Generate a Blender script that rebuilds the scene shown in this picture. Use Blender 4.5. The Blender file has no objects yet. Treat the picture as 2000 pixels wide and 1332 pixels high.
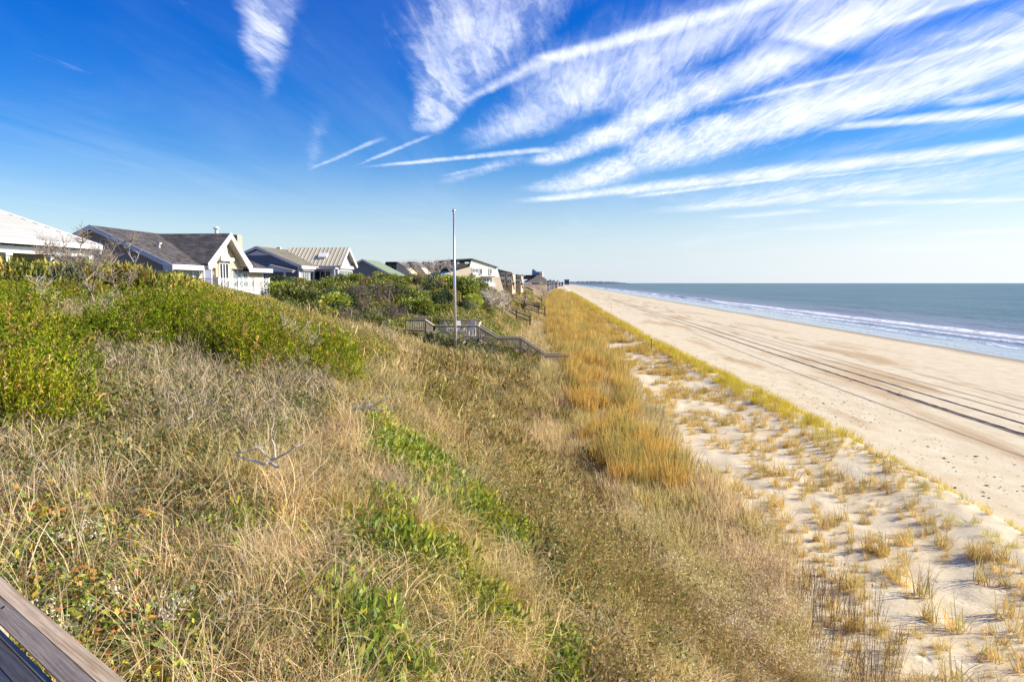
import bpy, math, random
import numpy as np
from mathutils import Vector, Matrix

random.seed(7)
RNG = np.random.default_rng(11)
R = math.radians
scene = bpy.context.scene

# ------------------------------------------------------------------ camera
CAM_Z = 9.5
F_PX, CX, CY = 1333.3, 1000.0, 666.0          # focal length and centre of the 2000 px wide photograph
PITCH, YAW = math.atan(113.0 / F_PX), math.atan(95.0 / F_PX)
cam_data = bpy.data.cameras.new('camera')
cam_data.lens = 24.0
cam_data.sensor_width = 36.0
cam_data.clip_start = 0.05
cam_data.clip_end = 60000
cam = bpy.data.objects.new('camera', cam_data)
scene.collection.objects.link(cam)
cam.location = (0, 0, CAM_Z)
cam.rotation_euler = (R(90) - PITCH, 0, YAW)
scene.camera = cam

# ------------------------------------------------------------------ light and exposure
SUN_EL = R(31)
SUN_DIR = Vector((math.cos(SUN_EL) * 0.996, math.cos(SUN_EL) * 0.09, math.sin(SUN_EL)))
sun_data = bpy.data.lights.new('sun', 'SUN')
sun_data.energy = 5.0
sun_data.angle = R(0.5)
sun_data.color = (1.0, 0.90, 0.74)
sun = bpy.data.objects.new('sun', sun_data)
scene.collection.objects.link(sun)
sun.rotation_euler = SUN_DIR.to_track_quat('Z', 'Y').to_euler()
sun.location = (60, 10, 60)

scene.view_settings.view_transform = 'Standard'
scene.view_settings.look = 'None'
scene.view_settings.exposure = 0.62
scene.view_settings.gamma = 1
scene.view_settings.use_curve_mapping = False
scene.cycles.max_bounces = 6
scene.cycles.diffuse_bounces = 3
scene.cycles.glossy_bounces = 3
scene.cycles.transmission_bounces = 3
scene.cycles.transparent_max_bounces = 6
scene.cycles.caustics_reflective = False
scene.cycles.caustics_refractive = False

# ------------------------------------------------------------------ projection helpers (real positions on the ground from what the photo shows)
_cy, _sy = math.cos(YAW), math.sin(YAW)
_cp, _sp = math.cos(PITCH), math.sin(PITCH)
FWD = np.array([-_sy * _cp, _cy * _cp, -_sp])
RGT = np.array([_cy, _sy, 0.0])
UPV = np.cross(RGT, FWD)

def ray(px, py):
    return FWD * F_PX + RGT * (px - CX) - UPV * (py - CY)

def at(px, py, Y):
    """the world point seen at photo pixel (px, py) at coastwise distance Y"""
    d = ray(px, py)
    d = d * (Y / d[1])
    return Vector((d[0], d[1], d[2] + CAM_Z))

def project(X, Y, Z):
    P = np.stack([np.asarray(X, float), np.asarray(Y, float), np.asarray(Z, float) - CAM_Z], -1)
    w = P @ FWD
    w = np.where(w < 0.05, 0.05, w)
    return CX + F_PX * (P @ RGT) / w, CY - F_PX * (P @ UPV) / w, w

# ------------------------------------------------------------------ node helpers
class NT:
    def __init__(s, tree):
        s.t = tree; s.n = tree.nodes; s.l = tree.links
        s.n.clear()
    def node(s, typ, **kw):
        n = s.n.new(typ)
        for k, v in kw.items():
            setattr(n, k, v)
        return n
    def set(s, sock, v):
        if isinstance(v, bpy.types.NodeSocket):
            s.l.new(v, sock)
        elif v is not None:
            if sock.type == 'RGBA' and hasattr(v, '__len__') and len(v) == 3:
                v = (*v, 1)
            sock.default_value = v
    def math(s, op, a, b=None, c=None, clamp=False):
        n = s.n.new('ShaderNodeMath'); n.operation = op; n.use_clamp = clamp
        s.set(n.inputs[0], a)
        if b is not None: s.set(n.inputs[1], b)
        if c is not None: s.set(n.inputs[2], c)
        return n.outputs[0]
    def vmath(s, op, a, b=None, scale=None):
        n = s.n.new('ShaderNodeVectorMath'); n.operation = op
        s.set(n.inputs[0], a)
        if b is not None: s.set(n.inputs[1], b)
        if scale is not None: s.set(n.inputs[3], scale)
        return n.outputs['Value'] if op in ('DOT_PRODUCT', 'LENGTH') else n.outputs[0]
    def mix(s, f, a, b, blend='MIX'):
        n = s.n.new('ShaderNodeMix'); n.data_type = 'RGBA'; n.blend_type = blend
        s.set(n.inputs[0], f); s.set(n.inputs[6], a); s.set(n.inputs[7], b)
        return n.outputs[2]
    def range(s, v, a, b, c=0.0, d=1.0, smooth=True):
        n = s.n.new('ShaderNodeMapRange'); n.interpolation_type = 'SMOOTHSTEP' if smooth else 'LINEAR'
        s.set(n.inputs[0], v); s.set(n.inputs[1], a); s.set(n.inputs[2], b); s.set(n.inputs[3], c); s.set(n.inputs[4], d)
        return n.outputs[0]
    def noise(s, vec, scale, detail=3, rough=0.55, dist=0.0, out=0):
        n = s.n.new('ShaderNodeTexNoise')
        if vec is not None: s.l.new(vec, n.inputs['Vector'])
        n.inputs['Scale'].default_value = scale; n.inputs['Detail'].default_value = detail
        n.inputs['Roughness'].default_value = rough; n.inputs['Distortion'].default_value = dist
        return n.outputs[out]
    def mapping(s, vec, loc=(0, 0, 0), rot=(0, 0, 0), scale=(1, 1, 1)):
        n = s.n.new('ShaderNodeMapping'); s.l.new(vec, n.inputs[0])
        n.inputs[1].default_value = loc; n.inputs[2].default_value = rot; n.inputs[3].default_value = scale
        return n.outputs[0]
    def ramp(s, f, stops, interp='LINEAR'):
        n = s.n.new('ShaderNodeValToRGB'); s.l.new(f, n.inputs[0]); n.color_ramp.interpolation = interp
        el = n.color_ramp.elements
        while len(el) < len(stops): el.new(0.5)
        for e, (p, c) in zip(el, stops):
            e.position = p; e.color = (*c, 1) if len(c) == 3 else c
        return n.outputs[0]

def srgb(r, g, b):
    f = lambda c: (c / 255 / 12.92) if c / 255 <= 0.04045 else ((c / 255 + 0.055) / 1.055) ** 2.4
    return (f(r), f(g), f(b))

# ------------------------------------------------------------------ world: sky with drifting contrails and cirrus
world = bpy.data.worlds.new('World')
scene.world = world
world.use_nodes = True
W = NT(world.node_tree)
w_out = W.node('ShaderNodeOutputWorld')
w_bg = W.node('ShaderNodeBackground')
W.l.new(w_bg.outputs[0], w_out.inputs[0])
sky = W.node('ShaderNodeTexSky')
sky.sky_type = 'NISHITA'
sky.sun_disc = False
sky.sun_elevation = SUN_EL
sky.sun_rotation = math.atan2(SUN_DIR.x, SUN_DIR.y)
sky.air_density = 1.0; sky.dust_density = 0.6; sky.ozone_density = 3.0
SKY_STRENGTH = 0.095
hs = W.node('ShaderNodeHueSaturation')
W.l.new(sky.outputs[0], hs.inputs['Color'])
hs.inputs['Saturation'].default_value = 1.28
hs.inputs['Value'].default_value = 1.0
tc = W.node('ShaderNodeTexCoord')
dvec = tc.outputs['Generated']
sep = W.node('ShaderNodeSeparateXYZ'); W.l.new(dvec, sep.inputs[0])
dz = W.math('MAXIMUM', sep.outputs[2], 0.004)
# deepen the clear sky overhead, as polarised air in the photo is
elev = W.range(sep.outputs[2], 0.0, 0.42, 0.0, 1.0, smooth=False)
tint = W.ramp(elev, [(0.0, (0.95, 1.0, 1.02)), (0.12, (0.92, 1.0, 1.05)), (0.35, (0.55, 0.84, 1.12)), (0.65, (0.12, 0.62, 1.18)), (1.0, (0.0, 0.50, 1.22))])
sky_col = W.mix(1.0, hs.outputs[0], tint, 'MULTIPLY')
u = W.math('DIVIDE', sep.outputs[0], dz)
v = W.math('DIVIDE', sep.outputs[1], dz)
cmb = W.node('ShaderNodeCombineXYZ'); W.l.new(u, cmb.inputs[0]); W.l.new(v, cmb.inputs[1])
uv = cmb.outputs[0]

def cloud_pt(px, py):
    d = ray(px, py)
    return np.array([d[0] / d[2], d[1] / d[2]])

# fine warp shared by all streaks (breaks the edges)
n1 = W.noise(uv, 5.0, 6, 0.6, 0.3, out=1)
warp = W.vmath('SUBTRACT', n1, (0.5, 0.5, 0.5))
n1b = W.noise(uv, 1.3, 3, 0.5, 0.0, out=1)
warp = W.vmath('ADD', warp, W.vmath('SCALE', W.vmath('SUBTRACT', n1b, (0.5, 0.5, 0.5)), scale=0.9))
n_low = W.noise(W.mapping(uv, rot=(0, 0, 0.35), scale=(1.0, 0.35, 1)), 2.4, 5, 0.62, 0.4)
n_mid = W.noise(W.mapping(uv, rot=(0, 0, 0.75), scale=(2.6, 0.42, 1)), 6.0, 7, 0.68, 0.9)
n_tex = W.math('ADD', W.math('MULTIPLY', n_low, 0.55), W.math('MULTIPLY', n_mid, 0.45))
ones = None

def streak(p0, p1, w0, w1, dens, rag=0.5, soft=0.6, f0=0.12, f1=0.06, warpk=None, ripple=0.0):
    """straight band on the cloud sheet from photo pixel p0 to p1; widths are half widths in photo pixels at the ends"""
    global ones
    a, b = cloud_pt(*p0), cloud_pt(*p1)
    kw = 1.45 if max(w0, w1) > 12 else 1.2
    w0, w1 = w0 * kw, w1 * kw
    L = np.linalg.norm(b - a); t = (b - a) / L; nrm = np.array([-t[1], t[0]])
    dpx = np.array(p1, float) - np.array(p0, float); dpx /= np.linalg.norm(dpx); npx = np.array([-dpx[1], dpx[0]])
    h0 = abs((cloud_pt(*(np.array(p0) + npx * w0)) - a) @ nrm)
    h1 = abs((cloud_pt(*(np.array(p1) + npx * w1)) - b) @ nrm)
    k = warpk if warpk is not None else 0.9 * (h0 + h1)
    wv = W.vmath('ADD', uv, W.vmath('SCALE', warp, scale=k))
    rel = W.vmath('SUBTRACT', wv, (a[0], a[1], 0))
    s = W.math('DIVIDE', W.vmath('DOT_PRODUCT', rel, (t[0], t[1], 0)), L)
    d = W.math('ABSOLUTE', W.vmath('DOT_PRODUCT', rel, (nrm[0], nrm[1], 0)))
    hw = W.range(s, 0, 1, h0, h1, smooth=False)
    q = W.math('DIVIDE', d, hw)
    core = W.range(q, max(0.0, 0.85 - soft), 1.25, 1.0, 0.0, smooth=False)
    core = W.math('ADD', core, W.math('MULTIPLY', W.math('SUBTRACT', n_tex, 0.5), 1.5 * rag + 0.35))
    core = W.range(core, 0.12, 1.12, 0.0, 1.0)
    fade = W.math('MULTIPLY', W.range(s, -0.02, f0, 0, 1), W.range(s, 1 - f1, 1.02, 1, 0))
    tex = W.range(n_tex, 0.5 - 0.22, 0.5 + 0.16, 1 - rag, 1.0)
    c = W.math('MULTIPLY', W.math('MULTIPLY', core, fade), W.math('MULTIPLY', tex, dens), clamp=True)
    if ripple:
        ang = math.atan2(t[1], t[0])
        rn = W.noise(W.mapping(wv, rot=(0, 0, -ang), scale=(ripple, ripple * 0.22, 1)), 2.2, 5, 0.62, 0.35)
        c = W.math('MULTIPLY', c, W.range(rn, 0.36, 0.58, 0.38, 1.0))
    inv = W.math('SUBTRACT', 1.0, c)
    ones = inv if ones is None else W.math('MULTIPLY', ones, inv)

streak((538, -120), (520, 150), 62, 26, 0.80, 0.5, 0.5, 0.02, 0.3, 0.09, ripple=4.2)
streak((520, 130), (528, 200), 24, 10, 0.30, 0.6, 0.9, 0.1, 0.6)
streak((632, 200), (606, 345), 26, 6, 0.20, 0.7, 0.9, 0.4, 0.5, 0.1)
streak((1040, -160), (835, 262), 190, 20, 0.78, 0.45, 0.45, 0.0, 0.12, 0.13, ripple=3.6)
streak((1560, -15), (1058, 118), 16, 11, 0.92, 0.25, 0.7, 0.0, 0.05, 0.06)
streak((1075, 112), (880, 212), 15, 5, 0.65, 0.4, 0.8, 0.1, 0.4, 0.05)
streak((1620, -30), (1000, 180), 95, 40, 0.46, 0.5, 0.7, 0.0, 0.3, 0.12)
streak((1330, 105), (900, 285), 95, 12, 0.62, 0.5, 0.8, 0.2, 0.3, 0.12)
streak((1750, -60), (1180, 160), 60, 60, 0.40, 0.8, 1.0, 0.0, 0.3, 0.15)
streak((1900, 130), (1200, 330), 60, 40, 0.35, 0.9, 1.0, 0.1, 0.3, 0.15)
streak((2080, 330), (1300, 400), 40, 22, 0.42, 0.8, 1.0, 0.0, 0.3, 0.15)
streak((1190, 120), (1100, 215), 55, 50, 0.5, 0.6, 1.0, 0.3, 0.3, 0.12)
streak((2020, -70), (1560, 92), 42, 34, 0.90, 0.35, 0.6, 0.0, 0.1, 0.06)
streak((1930, -8), (1600, 82), 9, 9, 0.8, 0.3, 0.7, 0.0, 0.3, 0.03)
streak((1610, 78), (1050, 325), 40, 15, 0.90, 0.4, 0.65, 0.1, 0.12, 0.09)
streak((1470, 150), (1150, 230), 60, 30, 0.42, 0.6, 0.9, 0.3, 0.4, 0.12)
streak((2060, 55), (1380, 212), 10, 4, 0.8, 0.3, 0.8, 0.0, 0.4, 0.03)
streak((2080, 70), (1560, 215), 70, 48, 0.86, 0.35, 0.6, 0.0, 0.2, 0.09)
streak((1720, 175), (1060, 378), 48, 18, 0.92, 0.35, 0.65, 0.1, 0.15, 0.10)
streak((1480, 232), (1180, 290), 26, 22, 0.72, 0.6, 0.8, 0.1, 0.3, 0.12)
streak((2060, 20), (1650, 110), 40, 30, 0.45, 0.5, 0.9, 0.0, 0.3, 0.09)
streak((2060, 205), (1620, 252), 15, 6, 0.92, 0.3, 0.7, 0.0, 0.12, 0.06)
streak((2060, 160), (1810, 208), 18, 10, 0.72, 0.5, 0.8, 0.0, 0.4, 0.09)
streak((2060, 275), (1480, 342), 14, 13, 0.95, 0.2, 0.7, 0.0, 0.1, 0.05)
streak((1560, 334), (1010, 396), 14, 5, 0.92, 0.25, 0.7, 0.1, 0.2, 0.06)
streak((2060, 200), (1500, 330), 26, 18, 0.20, 0.6, 1.0, 0.0, 0.5, 0.1)
streak((1560, 345), (1210, 388), 5, 4, 0.85, 0.3, 0.7, 0.2, 0.3, 0.05)
streak((1900, 312), (1540, 352), 4, 3, 0.55, 0.3, 0.8, 0.2, 0.3, 0.05)
streak((1930, 345), (1260, 418), 22, 6, 0.80, 0.4, 0.8, 0.3, 0.3, 0.12)
streak((2060, 388), (1560, 402), 5, 8, 0.72, 0.3, 0.8, 0.0, 0.3, 0.08)
streak((1620, 408), (1390, 428), 7, 4, 0.6, 0.4, 0.8, 0.2, 0.3, 0.1)
streak((1800, 428), (1530, 452), 12, 8, 0.6, 0.5, 0.9, 0.3, 0.3, 0.2)
streak((2080, 445), (1790, 462), 8, 6, 0.75, 0.3, 0.8, 0.0, 0.4, 0.15)
streak((2150, 478), (1560, 492), 18, 10, 0.62, 0.4, 1.0, 0.0, 0.5, 0.3)
streak((1092, 290), (700, 328), 7, 3, 0.72, 0.3, 0.7, 0.1, 0.3, 0.04)
streak((755, 266), (600, 334), 6, 3, 0.46, 0.4, 0.8, 0.2, 0.3, 0.05)
streak((845, 262), (690, 326), 5, 3, 0.50, 0.4, 0.8, 0.1, 0.3, 0.05)
streak((1040, 300), (850, 362), 13, 7, 0.40, 0.6, 0.9, 0.3, 0.4, 0.1)
streak((990, 318), (860, 345), 5, 3, 0.40, 0.4, 0.8, 0.3, 0.3, 0.1)
streak((1090, 232), (900, 300), 24, 8, 0.35, 0.6, 0.9, 0.3, 0.4, 0.1)
# general thin veil that thickens towards the sea horizon and goes on outside the frame
veil_n = W.noise(W.mapping(uv, rot=(0, 0, 0.28), scale=(0.5, 0.12, 1)), 1.3, 6, 0.62, 0.6)
veil = W.math('MULTIPLY', W.math('MULTIPLY', W.range(veil_n, 0.46, 0.78), 0.42), W.range(sep.outputs[2], 0.40, 0.2, 0.35, 1.0))
side = W.range(W.math('DIVIDE', sep.outputs[0], W.math('MAXIMUM', W.vmath('LENGTH', dvec), 0.01)), -0.35, 0.6, 0.25, 1.0)
veil = W.math('MULTIPLY', veil, side)
low = W.range(sep.outputs[2], 0.19, 0.0, 0.0, 1.0)
veil = W.math('MULTIPLY', veil, W.range(sep.outputs[2], 0.0, 0.05, 0.3, 1.0))
cover = W.math('SUBTRACT', 1.0, W.math('MULTIPLY', ones, W.math('SUBTRACT', 1.0, veil)), clamp=True)
cover = W.math('MULTIPLY', cover, W.range(sep.outputs[2], 0.0, 0.03))
cl_shade = W.mix(W.range(n_tex, 0.35, 0.62), (5.6, 6.3, 8.4), (8.0, 8.3, 9.0))
full = W.mix(cover, sky_col, cl_shade)
hzc = W.mix(W.range(sep.outputs[0], 0.0, 0.6), (5.3, 6.0, 6.75), (6.6, 6.95, 7.25))
hz = W.mix(W.math('MULTIPLY', low, W.range(sep.outputs[0], -0.6, 0.6, 0.62, 0.92)), full, hzc)
W.l.new(hz, w_bg.inputs[0])
w_bg.inputs[1].default_value = SKY_STRENGTH

# ------------------------------------------------------------------ materials
def mat(name, color=(0.5, 0.5, 0.5), rough=0.8, build=None, spec=0.3, metallic=0.0):
    m = bpy.data.materials.new(name); m.use_nodes = True
    t = NT(m.node_tree)
    out = t.node('ShaderNodeOutputMaterial'); p = t.node('ShaderNodeBsdfPrincipled')
    t.l.new(p.outputs[0], out.inputs[0])
    p.inputs['Base Color'].default_value = (*color, 1)
    p.inputs['Roughness'].default_value = rough
    p.inputs['Specular IOR Level'].default_value = spec
    p.inputs['Metallic'].default_value = metallic
    if build: build(t, p, out)
    return m

def bump(t, p, h, strength=0.4, dist=0.02):
    b = t.node('ShaderNodeBump'); t.l.new(h, b.inputs['Height'])
    b.inputs['Strength'].default_value = strength; b.inputs['Distance'].default_value = dist
    t.l.new(b.outputs[0], p.inputs['Normal'])
    return b

def weathered(name, base, var=0.25, scale=3.0, rough=0.75, stretch=(1, 1, 1), bmp=0.0, spec=0.3):
    def f(t, p, out):
        g = t.node('ShaderNodeNewGeometry').outputs['Position']
        n = t.noise(t.mapping(g, scale=stretch), scale, 5, 0.6)
        info = t.node('ShaderNodeObjectInfo')
        k = t.math('ADD', t.range(n, 0.25, 0.75, 1 - var, 1 + var, smooth=False), t.range(info.outputs['Random'], 0, 1, -0.06, 0.06))
        c = t.vmath('SCALE', base, scale=k)
        t.l.new(c, p.inputs['Base Color'])
        if bmp: bump(t, p, n, bmp, 0.01)
    return mat(name, base, rough, f, spec)

# ------------------------------------------------------------------ mesh helpers
def link(o, parent=None):
    scene.collection.objects.link(o)
    if parent is not None: o.parent = parent
    return o

def tag(o, label=None, category=None, group=None, kind=None):
    if label: o['label'] = label
    if category: o['category'] = category
    if group: o['group'] = group
    if kind: o['kind'] = kind
    return o

def empty(name, loc=(0, 0, 0), rz=0.0, label=None, category=None, group=None):
    o = bpy.data.objects.new(name, None); link(o)
    o.location = loc; o.rotation_euler = (0, 0, rz); o.empty_display_size = 0.3
    return tag(o, label, category, group)

def mesh_np(name, verts, faces, material=None, smooth=False, colors=None):
    """faces: list/array of quads or mixed lists"""
    me = bpy.data.meshes.new(name)
    if isinstance(faces, np.ndarray):
        nv, nf, k = len(verts), len(faces), faces.shape[1]
        me.vertices.add(nv); me.vertices.foreach_set('co', np.asarray(verts, np.float32).ravel())
        me.loops.add(nf * k); me.loops.foreach_set('vertex_index', faces.astype(np.int32).ravel())
        me.polygons.add(nf)
        me.polygons.foreach_set('loop_start', np.arange(0, nf * k, k, dtype=np.int32))
        me.polygons.foreach_set('loop_total', np.full(nf, k, np.int32))
        me.update(calc_edges=True)
    else:
        me.from_pydata([tuple(v) for v in verts], [], faces); me.update()
    if smooth:
        me.polygons.foreach_set('use_smooth', np.ones(len(me.polygons), bool))
    if colors is not None:
        a = me.attributes.new('col', 'FLOAT_COLOR', 'POINT')
        c = np.ones((len(verts), 4), np.float32); c[:, :3] = colors
        a.data.foreach_set('color', c.ravel())
    if material: me.materials.append(material)
    return me

def mobj(name, me, parent=None, loc=(0, 0, 0), rot=(0, 0, 0)):
    o = bpy.data.objects.new(name, me); link(o, parent); o.location = loc; o.rotation_euler = rot
    return o

class MB:
    """collects simple solids and links them as one mesh object"""
    def __init__(s): s.v = []; s.f = []
    def add(s, vs, fs):
        b = len(s.v); s.v += [tuple(v) for v in vs]; s.f += [[i + b for i in f] for f in fs]; return s
    def box(s, a, b):
        (x0, y0, z0), (x1, y1, z1) = a, b
        x0, x1 = sorted((x0, x1)); y0, y1 = sorted((y0, y1)); z0, z1 = sorted((z0, z1))
        return s.add([(x0, y0, z0), (x1, y0, z0), (x1, y1, z0), (x0, y1, z0), (x0, y0, z1), (x1, y0, z1), (x1, y1, z1), (x0, y1, z1)],
                     [(0, 3, 2, 1), (4, 5, 6, 7), (0, 1, 5, 4), (1, 2, 6, 5), (2, 3, 7, 6), (3, 0, 4, 7)])
    def bar(s, p, q, w, h, up=(0, 0, 1)):
        """rectangular bar from p to q, width w, height h"""
        p, q = Vector(p), Vector(q); d = (q - p).normalized(); up = Vector(up)
        sd = d.cross(up)
        if sd.length < 1e-4: sd = d.cross(Vector((0, 1, 0)))
        sd.normalize(); u2 = sd.cross(d).normalized()
        vs = [c + sd * (w / 2 * a) + u2 * (h / 2 * b) for c in (p, q) for a, b in ((-1, -1), (1, -1), (1, 1), (-1, 1))]
        return s.add(vs, [(0, 1, 2, 3), (7, 6, 5, 4), (0, 4, 5, 1), (1, 5, 6, 2), (2, 6, 7, 3), (3, 7, 4, 0)])
    def prism(s, poly, depth):
        """poly: list of 3D points (planar), extruded by vector depth"""
        n = len(poly); d = Vector(depth)
        vs = [Vector(p) for p in poly] + [Vector(p) + d for p in poly]
        return s.add(vs, [list(range(n))[::-1], [n + i for i in range(n)]] + [[i, (i + 1) % n, n + (i + 1) % n, n + i] for i in range(n)])
    def tube(s, pts, radii, seg=6, cap=True):
        pts = [Vector(p) for p in pts]; b = len(s.v); prev = None
        for i, p in enumerate(pts):
            d = (pts[min(i + 1, len(pts) - 1)] - pts[max(i - 1, 0)]).normalized()
            ref = Vector((0, 0, 1)) if abs(d.z) < 0.9 else Vector((1, 0, 0))
            a = d.cross(ref).normalized()
            if prev is not None and a.dot(prev) < 0: a = -a
            prev = a; c = d.cross(a)
            for k in range(seg):
                an = 2 * math.pi * k / seg
                s.v.append(tuple(p + (a * math.cos(an) + c * math.sin(an)) * radii[i]))
        for i in range(len(pts) - 1):
            for k in range(seg):
                k2 = (k + 1) % seg
                s.f.append([b + i * seg + k, b + i * seg + k2, b + (i + 1) * seg + k2, b + (i + 1) * seg + k])
        if cap:
            s.f.append([b + k for k in range(seg)][::-1]); s.f.append([b + (len(pts) - 1) * seg + k for k in range(seg)])
        return s
    def build(s, name, material, parent=None, origin=None, smooth=False):
        if origin is None: origin = (0, 0, 0)
        o_ = Vector(origin)
        vs = [tuple(Vector(v) - o_) for v in s.v]
        me = bpy.data.meshes.new(name); me.from_pydata(vs, [], s.f); me.update()
        if smooth: me.polygons.foreach_set('use_smooth', np.ones(len(me.polygons), bool))
        me.materials.append(material)
        o = bpy.data.objects.new(name, me); link(o, parent); o.location = o_
        return o

# ------------------------------------------------------------------ value noise for the landform
def vnoise(x, y, seed=0):
    x = np.asarray(x, float); y = np.asarray(y, float)
    xi = np.floor(x).astype(np.int64); yi = np.floor(y).astype(np.int64)
    fx = x - xi; fy = y - yi; fx = fx * fx * (3 - 2 * fx); fy = fy * fy * (3 - 2 * fy)
    def h(a, b):
        n = (a * 374761393 + b * 668265263 + seed * 1442695041) & 0xFFFFFFFF
        n = ((n ^ (n >> 13)) * 1274126177) & 0xFFFFFFFF
        return ((n ^ (n >> 16)) & 0xFFFF) / 65535.0
    return (h(xi, yi) * (1 - fx) + h(xi + 1, yi) * fx) * (1 - fy) + (h(xi, yi + 1) * (1 - fx) + h(xi + 1, yi + 1) * fx) * fy
def fbm(x, y, seed=0, oct=4):
    r = 0; a = 0.5; t = 0
    for k in range(oct):
        r = r + a * vnoise(x * 2 ** k, y * 2 ** k, seed + k * 17); t += a; a *= 0.5
    return r / t

S_Y = [-30, 0, 5, 11, 20, 28, 35, 45, 56, 70, 85, 100, 130, 160, 250, 400, 5000]
S_V = [7.5, 6.2, 5.9, 5.1, 2.9, 0.0, -2.2, 0.2, 0.2, -2.0, -3.0, -3.0, -2.6, -3.0, -2.5, -3, -3]
P_U = [-400, -60, -30, -13, -9, -7, -5, -3.5, -2, -0.6, 0.8, 3, 200]
P_Z = [9.2, 9.0, 8.7, 8.35, 7.5, 6.35, 4.75, 3.4, 2.25, 1.5, 1.25, 1.15, 1.15]
def smooth_interp(x, xs, ys):
    r = 0
    for o, w in ((-0.8, .2), (0, .6), (0.8, .2)):
        r = r + w * np.interp(x + o, xs, ys)
    return r
def berm_x(Y):           # where the dune grass ends and the open beach begins
    return np.interp(Y, [0, 20, 32, 40, 53, 91, 157, 276, 600, 5000], [15.4, 15.8, 16.3, 16.1, 15.7, 14.0, 12.4, 11.3, 10, 9]) + 0.5 * (fbm(Y * 0.12, Y * 0, 5) - 0.5)
def ground_z(X, Y):
    X = np.asarray(X, float); Y = np.asarray(Y, float)
    s = np.interp(Y, S_Y, S_V) + 1.1 * (fbm(Y * 0.11, Y * 0 + 3.3, 9, 3) - 0.5)
    u = X - s
    z = smooth_interp(u, P_U, P_Z)
    # hollow where the neighbour's deck stands, knoll beyond it
    T = np.interp(X, [-60, -30, -23, -17, -12, -8, -5, -3, 0, 3, 8], [9.0, 8.5, 7.9, 5.9, 5.0, 4.5, 4.2, 3.7, 2.7, 1.6, 1.15])
    wT = np.exp(-np.abs((Y - 52) / np.where(Y < 52, 14.0, 14)) ** 3)
    z = z * (1 - wT) + T * wT
    z = z + 0.6 * np.exp(-(((X + 12) / 6) ** 2 + ((Y - 84) / 10) ** 2))
    slope = np.clip((z - 1.2) / 3, 0, 1)
    z = z + slope * 0.62 * (fbm(X * 0.22, Y * 0.22, 1) - 0.5) + slope * 0.42 * (fbm(X * 0.75, Y * 0.5, 2, 3) - 0.5)
    # terrace hummocks
    terr = np.clip((u + 1) / 2, 0, 1)
    b = berm_x(Y)
    tb = 1 - np.clip((X - b + 0.9) / 1.8, 0, 1); tb = tb * tb * (3 - 2 * tb)
    z = z + terr * tb * (0.26 * (fbm(X * 0.35, Y * 0.28, 21) - 0.5) + 0.17 * (fbm(X * 1.5, Y * 1.3, 22, 4) - 0.45))
    z = z + terr * tb * 0.2 * np.exp(-((X - b + 2.0) / 1.9) ** 2)
    # beach
    zb = np.interp(X, [0, 10, 16, 18, 22, 54, 61, 90, 200], [0.5, 0.5, 0.45, 0.38, 0.26, 0.0, -0.30, -1.6, -6])
    zb = zb + 0.05 * (fbm(X * 0.25, Y * 0.06, 31) - 0.5) * np.clip((52 - X) / 6, 0, 1) + 0.018 * (fbm(X * 1.6, Y * 1.6, 33, 3) - .5) * np.clip((48 - X) / 6, 0, 1)
    return z * tb + zb * (1 - tb)

# ------------------------------------------------------------------ ground sheet
def axis(segs):
    out = []
    for a, b, st in segs:
        n = max(1, int(round((b - a) / st))); out += list(np.linspace(a, b, n, endpoint=False))
    out.append(segs[-1][1]); return np.array(out)
gx = axis([(-900, -120, 60), (-120, -40, 4), (-40, -18, 0.7), (-18, 20, 0.2), (20, 30, 0.3), (30, 60, 0.8), (60, 120, 6)])
gy = axis([(-30, 0, 1.5), (0, 30, 0.2), (30, 70, 0.4), (70, 130, 1), (130, 400, 4), (400, 1200, 20), (1200, 6000, 200)])
GX, GY = np.meshgrid(gx, gy)
GZ = ground_z(GX, GY)
nx, ny = len(gx), len(gy)
idx = np.arange(nx * ny).reshape(ny, nx)
q = np.stack([idx[:-1, :-1], idx[:-1, 1:], idx[1:, 1:], idx[1:, :-1]], -1).reshape(-1, 4)

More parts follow.
